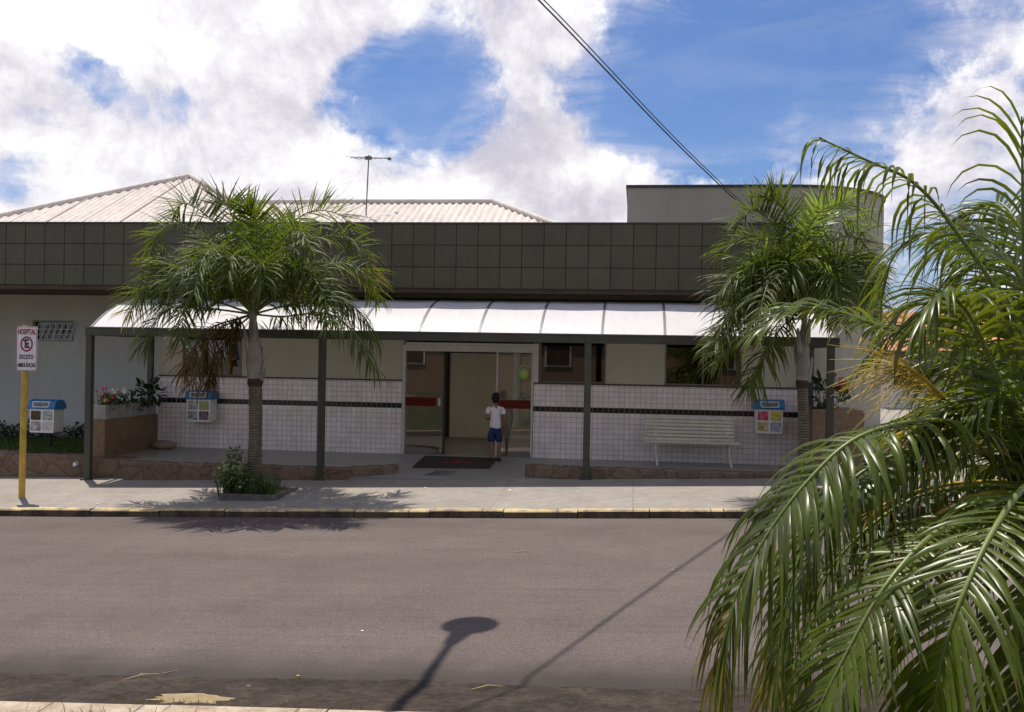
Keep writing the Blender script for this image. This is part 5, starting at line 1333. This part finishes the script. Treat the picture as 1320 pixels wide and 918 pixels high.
# ================================================================= ANTENNA AND CABLES
YA = 24.2; a0 = PC(472, 262, YA); a1 = PC(475.5, 200, YA)
an = thing('tv_antenna', 'thin television antenna with guy wires on the corrugated roof', 'antenna', (a0.x, a0.y, a0.z - .2))
mb = MB(); mb.tube([a0 - Vector((0, 0, .3)), a1], .016, 8); mb.build('mast', M['antenna'], an)
mb = MB(); e0, e1 = PC(452, 203.5, YA), PC(503, 204, YA + .5); mb.tube([e0, e1], .010, 6)
for i in range(7):
    p_ = e0.lerp(e1, .06 + .14*i); d = Vector((.10, .34 - .03*i, .02)); mb.tube([p_ - d, p_ + d], .005, 5)
mb.box(a1.x - .09, a1.x + .07, a1.y - .03, a1.y + .03, a1.z - .11, a1.z - .03)
p_ = e1; mb.box(p_.x - .06, p_.x + .02, p_.y - .03, p_.y + .03, p_.z - .05, p_.z + .015)
mb.build('boom', M['antenna'], an)
gw = MB()
for tgt in ((430, 250, 23.5), (520, 240, 24.5), (440, 190, 23.0)):
    pass
q0 = a1 - Vector((0, 0, .08))
for px, py, Y in ((432, 262, 24.0), (536, 262, 24.4), (500, 262, 26.0)): gw.tube([q0, PC(px, py, Y)], .0016, 4, 0, False)
gw.build('guy_wire', M['antenna'], an)

cabA = P(966, 275, DB - .02)
POLE = cam2w(-3.35, 5.9, 0); pz = gz(POLE.x, POLE.y)
for k, (px, dy, ax) in enumerate(((694, 0, 0), (701, .0, 4))):
    B = PC(px, 0, 12.0 + .1*k); A = cabA + Vector((.03*k, 0, .03*k))
    d = (B - A); tt = (POLE.y - A.y)/d.y; Cc = A + d*tt
    Cc = Vector((POLE.x + .12, POLE.y + .1, Cc.z - .1*k))
    pts = [A, A.lerp(B, .5) - Vector((0, 0, .06)), B, B.lerp(Cc, .5) - Vector((0, 0, .03)), Cc]
    mb = MB(); mb.tube(spline(pts, 40), .0105 if k == 0 else .0075, 6); 
    tag(mb.build('power_cable', M['cable'], origin=A), ('thicker of the two black cables running down to the grey parapet' if k == 0 else 'thinner upper one of the two black cables running to the grey parapet'), 'cable', 'overhead cables to the hospital')
# street lamp on the pole at the near side, just outside the frame: its shadow falls on the road
def roadpt(px, py):
    z = 0.06
    for _ in range(6):
        u, v = ray(px, py); Y = (ZC - z)/(-v); q = PC(px, py, Y); z = gz(q.x, q.y)
    return q
lampH = 6.75
def lift_(px, py, H): return roadpt(px, py) + Vector((sw.x/sw.z, sw.y/sw.z, 1))*H
h_ = lift_(606, 806, lampH); g1 = lift_(583, 826, lampH); g3 = lift_(521, 916, lampH); g2 = g1.lerp(g3, .5); g4 = g1.lerp(g3, 1.5)
lp = thing('street_lamp', 'concrete pole with a curved lamp arm whose shadow falls across the road', 'street lamp', (POLE.x, POLE.y, pz))
mb = MB(); mb.tube([(POLE.x, POLE.y, pz - .2), (POLE.x, POLE.y, 8.3)], [.16, .11], 14); mb.build('pole', M['pole_conc'], lp)
mb = MB(); mb.tube(spline([Vector((POLE.x, POLE.y, 6.0)), Vector((POLE.x, POLE.y, 6.3)).lerp(g4, .5) + Vector((0, 0, .15)), g4, g3, g2, g1], 40), [.05]*30 + [.045 - .008*i/11 for i in range(11)], 10); mb.build('arm', M['lamp_grey'], lp)
ax = (h_ - g2); ax.z = 0; ax.normalize()
mb = MB()
sx_ = Vector((.55, .84, 0))
hv = roadpt(640, 797) - roadpt(572, 815); hv.z = 0
mb.ball((0, 0, 0), (1, 1, 1), 0, 20, 12)
l_ = hv.length/2; hv.normalize(); pv = Vector((-hv.y, hv.x, 0))
mb.v = [tuple(h_ + hv*v[0]*l_*.90 + pv*v[1]*.25 + Vector((0, 0, v[2]*.10))) for v in mb.v]
mb.tube([g1 - ax*.1, g1.lerp(h_, .45), h_], [.06, .10, .12], 10)
mb.build('lamp_head', M['lamp_grey'], lp)

# ================================================================= NEIGHBOURING HOUSE, RIGHT
e0, e1 = PC(1125, 452, 38), PC(1420, 456, 36); rz = e0.z
gh = gz(e0.x, e0.y)
hs = thing('tiled_house', 'white house with an orange clay tiled roof glimpsed through the near palm', 'house', (e0.x, e0.y, gh))
hx0, hx1, hy = e0.x, e1.x + 3, e0.y
mb = MB(); mb.box(hx0 + .4, hx1 - .4, hy + .5, hy + 9, gh - .3, rz + .1); mb.build('wall', M['house_white'], hs)
mb = MB(); per = .22
n = int((hx1 - hx0)/per*4)
vs = []
ry = 4.2; rh = PC(1200, 404, 42.0).z - rz
for i in range(n+1):
    x = hx0 + (hx1-hx0)*i/n; w_ = .05*abs(math.sin(math.pi*x/per))
    for k in range(13):
        t = k/12; vs.append((x, hy + ry*t, rz + rh*t + w_ + .012*((k % 2))))
mb.add(vs, [(i*13+k, (i+1)*13+k, (i+1)*13+k+1, i*13+k+1) for i in range(n) for k in range(12)], 0, False)
mb.add([(hx0, hy + ry, rz + rh), (hx1, hy + ry, rz + rh), (hx1, hy + 9.6, rz), (hx0, hy + 9.6, rz)], [(0, 1, 2, 3)]); mb.keep = True
mb.build('roof', M['roof_tile'], hs)
mb = MB(); mb.box(hx0, hx1, hy - .05, hy + .04, rz - .18, rz - .02); mb.build('eave_board', M['cap'], hs)
for px in (1180, 1262):
    q = PC(px, 486, 38); f = MB(); f.box(q.x - .7, q.x + .7, hy + .44, hy + .52, gh + .9, gh + 2.0); ww = sub(f.build('window', M['shutter'], hs))
    f = MB(); f.box(q.x - .62, q.x + .62, hy + .42, hy + .438, gh + .98, gh + 1.92); f.build('pane', M['glass_dark'], ww)
# house across the street, seen only in the door glass
ph = thing('peach_house', 'peach coloured house across the street, mirrored faintly in the dark hospital windows', 'house', (-2, -9, 1))
mb = MB(); mb.box(-13, 9, -14, -9, .3, 4.6); mb.build('wall', M['house_peach'], ph)
mb = MB(); mb.prism([(-14.6, 4.55), (-8.4, 4.55), (-8.4, 4.66), (-11.5, 6.0), (-14.6, 4.66)], -13.6, 9.6, 'x'); mb.build('roof', M['roof_tile'], ph)
for x in (-11, -7.5, -3.8, .2, 4, 7):
    f = MB(); f.box(x - .65, x + .65, -9.0, -8.93, 1.9, 3.3); ww = sub(f.build('window', M['white_paint'], ph)); f = MB(); f.box(x - .55, x + .55, -8.929, -8.90, 2.0, 3.2); f.build('pane', M['shutter'], ww)

# ================================================================= PERSON
def skin_obj(name, pts, edges, rads, m, parent, root=0, subd=2):
    me = bpy.data.meshes.new(name + '_src'); me.from_pydata([tuple(p) for p in pts], edges, [])
    o = bpy.data.objects.new(name + '_src', me); col.objects.link(o)
    md = o.modifiers.new('s', 'SKIN'); md.use_smooth_shade = True; md.branch_smoothing = .6
    o.modifiers.new('u', 'SUBSURF').levels = subd
    sv = me.skin_vertices[0].data
    for i, r_ in enumerate(rads):
        sv[i].radius = r_ if hasattr(r_, '__len__') else (r_, r_); sv[i].use_root = (i == root)
    dg = bpy.context.evaluated_depsgraph_get(); dg.update()
    m2 = bpy.data.meshes.new_from_object(o.evaluated_get(dg)); m2.name = name
    bpy.data.objects.remove(o)
    m2.materials.clear(); m2.materials.append(m)
    for p in m2.polygons: p.use_smooth = True; p.material_index = 0
    n = bpy.data.objects.new(name, m2); col.objects.link(n); n.parent = parent; return n
q = P(639, 594, 19.30); fz0 = fz(q.x, 19.3)
pe = thing0('person', 'boy in white t-shirt and navy shorts standing at the glass doors, seen from behind', 'person', (q.x - .02, 19.30, fz0), rotz=R(8))
H = 1.33
def skel(): 
    pts = []; ed = []; rd = []
    def a(p, r_, par=None):
        pts.append(Vector(p)*(H/1.33)); rd.append(r_ if hasattr(r_, '__len__') else (r_, r_)); i = len(pts)-1
        if par is not None: ed.append((par, i))
        return i
    return pts, ed, rd, a
pts, ed, rd, a = skel()
pel = a((0, 0, .66), (.095, .075)); wst = a((0, .005, .78), (.085, .065), pel); chs = a((0, 0, .95), (.105, .075), wst); shl = a((0, .005, 1.045), (.085, .06), chs); nk = a((0, .01, 1.10), .036, shl); hd0 = a((0, .02, 1.15), (.055, .06), nk); hd1 = a((0, .02, 1.23), (.068, .08), hd0); hd2 = a((0, .012, 1.29), (.055, .062), hd1)
nose = None
for sd_ in (-1, 1):
    hp = a((.07*sd_, 0, .62), .075, pel); kn = a((.075*sd_, .01, .36), .044, hp); cf = a((.075*sd_, -.015, .26), .042, kn); an_ = a((.075*sd_, -.01, .07), .027, cf); ft = a((.080*sd_, .06, .028), (.032, .022), an_); toe = a((.088*sd_, .12, .022), (.026, .016), ft)
    sh = a((.125*sd_, .0, 1.02), .042, shl)
    if sd_ < 0: el_ = a((-.175, -.03, .83), .030, sh); wr = a((-.13, .14, .80), .022, el_); hd = a((-.115, .19, .81), (.026, .014), wr); fw_ = Vector((.25, .9, .1)).normalized(); tp = a((-.10, .235, .815), (.024, .011), hd)
    else: el_ = a((.19, -.02, .82), .030, sh); wr = a((.185, .05, .64), .022, el_); hd = a((.185, .062, .585), (.014, .026), wr); tp = a((.183, .068, .545), (.011, .026), hd); fw_ = Vector((0, .15, -1)).normalized()
    base_ = pts[tp]/(H/1.33); sp2 = Vector((.2, -.05, .9)) if sd_ < 0 else Vector((0, 1, .1))
    sp2.normalize()
    for k, ln in enumerate((.050, .058, .054, .042)):
        b = base_ + sp2*(.012*(k - 1.5)); f1 = a(b + fw_*ln*.5, .0062, tp); f2 = a(b + fw_*ln*.9 + Vector((-.012*sd_ if sd_ > 0 else .008, 0, -.004)), .0050, f1)
    th = a(pts[hd]/(H/1.33) + sp2*.034 + fw_*.012, .0075, hd); a(pts[th]/(H/1.33) + sp2*.012 + fw_*.03, .006, th)
body = skin_obj('body', pts, ed, rd, M['skin'], pe, 0, 2)
# face details belong to the body mesh: nose, eyes, mouth, ears
bmx = bmesh.new(); bmx.from_mesh(body.data)
def blob(c, r_, mi):
    res = bmesh.ops.create_uvsphere(bmx, u_segments=8, v_segments=6, radius=1)
    for v in res['verts']: v.co = Vector(c) + Vector((v.co.x*r_[0], v.co.y*r_[1], v.co.z*r_[2]))
    fs = set(f for v in res['verts'] for f in v.link_faces)
    for f in fs: f.material_index = mi; f.smooth = True
blob((0, .100, 1.195), (.011, .016, .016), 0); blob((-.07, .01, 1.20), (.010, .018, .026), 0); blob((.07, .01, 1.20), (.010, .018, .026), 0)
blob((-.027, .088, 1.222), (.011, .007, .007), 1); blob((.027, .088, 1.222), (.011, .007, .007), 1); blob((0, .088, 1.165), (.02, .007, .005), 2)
bmx.to_mesh(body.data); bmx.free(); body.data.materials.append(M['flower_white']); body.data.materials.append(M['sign_red'])
# hair cap
mb = MB(); mb.ball((0, .012, 1.245), (.080, .094, .088), 0, 20, 14, lambda d: (1 + .03*mn.noise(d*9)) if (d.z > -.05 or d.y < .35) else .72); 
mb.v = [(v[0]*(.86 if v[1] < .03 and v[2] < 1.19 else 1), v[1], (v[2] - (.045 if v[2] < 1.19 else .02 if v[2] < 1.22 else 0)) if v[1] < .03 else max(v[2], 1.165)) for v in mb.v]
mb.build('hair', M['hair'], pe)
# t-shirt
pts, ed, rd, a = skel()
p0 = a((0, .0, .57), (.134, .112)); p1 = a((0, .0, .78), (.116, .092), p0); p2 = a((0, -.003, .95), (.122, .092), p1); p3 = a((0, .004, 1.05), (.095, .070), p2); p4 = a((0, .008, 1.085), (.052, .050), p3)
for sd_ in (-1, 1):
    s1 = a((.125*sd_, 0, 1.02), .056, p3); e_ = Vector((-.175, -.03, .83)) if sd_ < 0 else Vector((.19, -.02, .82)); a(Vector((.125*sd_, 0, 1.02)).lerp(e_, .62), .060, s1)
def folds(o, amp, fr):
    for v in o.data.vertices: v.co += v.normal*amp*(mn.noise(Vector((v.co.x*fr, v.co.y*fr, v.co.z*fr*.45))) + .5*mn.noise(Vector((v.co.x*fr*2.3, v.co.y*fr*2.3, v.co.z*fr))))
folds(skin_obj('t_shirt', pts, ed, rd, M['tshirt'], pe, 0, 3), .010, 16)
pts, ed, rd, a = skel()
p0 = a((0, 0, .74), (.100, .082)); p1 = a((0, 0, .60), (.125, .105), p0)
for sd_ in (-1, 1):
    k1 = a((.072*sd_, .002, .54), .088, p1); a((.082*sd_, .006, .36), .080, k1)
folds(skin_obj('shorts', pts, ed, rd, M['shorts'], pe, 0, 3), .009, 18)
for sd_ in (-1, 1):
    mb = MB(); mb.ball((.082*sd_, .045, .026), (.046, .115, .04), 0, 12, 8); mb.v = [(v[0], v[1], max(v[2], 0.0)) for v in mb.v]; mb.build('shoe', M['shoe'], pe)

# ================================================================= SMALL LITTER ON THE STREET
tw = [((205, 872), (160, 879), 'dry forked straw on the dirt gutter at the left'), ((608, 892), (648, 888), 'pale straw lying on the gutter beside the lamp shadow'), ((306, 892), (332, 889), 'short dry stalk in the gutter right of the sandy patch'), ((661, 713), (684, 712), 'tiny pale straw on the middle of the road')]
for i, ((xa_, ya_), (xb_, yb_), lab) in enumerate(tw):
    def gp(px, py):
        q = roadpt(px, py)
        return q + Vector((0, 0, .018 if q.y < 7.7 else .006))
    A, B = gp(xa_, ya_), gp(xb_, yb_)
    mb = MB(); mb.tube([A, A.lerp(B, .5) + Vector((0, .02, .012)), B], [.004, .006, .003], 5)
    if i == 0: mb.tube([A.lerp(B, .45), A.lerp(B, .7) + Vector((0, .09, .01))], [.004, .002], 5); mb.tube([A + Vector((.02, .02, 0)), A + Vector((.12, .10, .01))], [.004, .002], 5)
    tag(mb.build('straw', M['twig'], origin=A), lab, 'straw', 'straws lying on the street')
lt = [((467, 814), 'white paper scrap on the road left of the lamp shadow'), ((867, 735), 'white scrap on the road left of the near palm'), ((384, 876), 'orange scrap in the gutter'), ((548, 629), 'white fleck of litter on the sidewalk'), ((126, 650), 'white fleck on the sidewalk right of the sign shadow'), ((657, 632), 'white fleck on the sidewalk in front of the entrance')]
for i, ((px, py), lab) in enumerate(lt):
    q = roadpt(px, py); s_ = .014 if q.y < 14 else .03
    mb = MB(); r_ = random.Random(i); z = .006 if q.y > 7.7 else .03
    pl = [(q.x + s_*math.cos(a*1.05)*r_.uniform(.6, 1.2), q.y + 1.2*s_*math.sin(a*1.05)*r_.uniform(.6, 1.2)) for a in range(6)]
    mb.add([(x, y, gz(x, y) + z + r_.uniform(0, .003)) for x, y in pl] + [(x, y, gz(x, y) + .003) for x, y in pl], [tuple(range(6)), tuple(range(11, 5, -1))] + [(k, (k+1) % 6, 6+(k+1) % 6, 6+k) for k in range(6)])
    tag(mb.build('scrap', M['paper'] if i != 2 else M['stalk_orange'], origin=q), lab, 'litter', 'scraps of litter on the street')
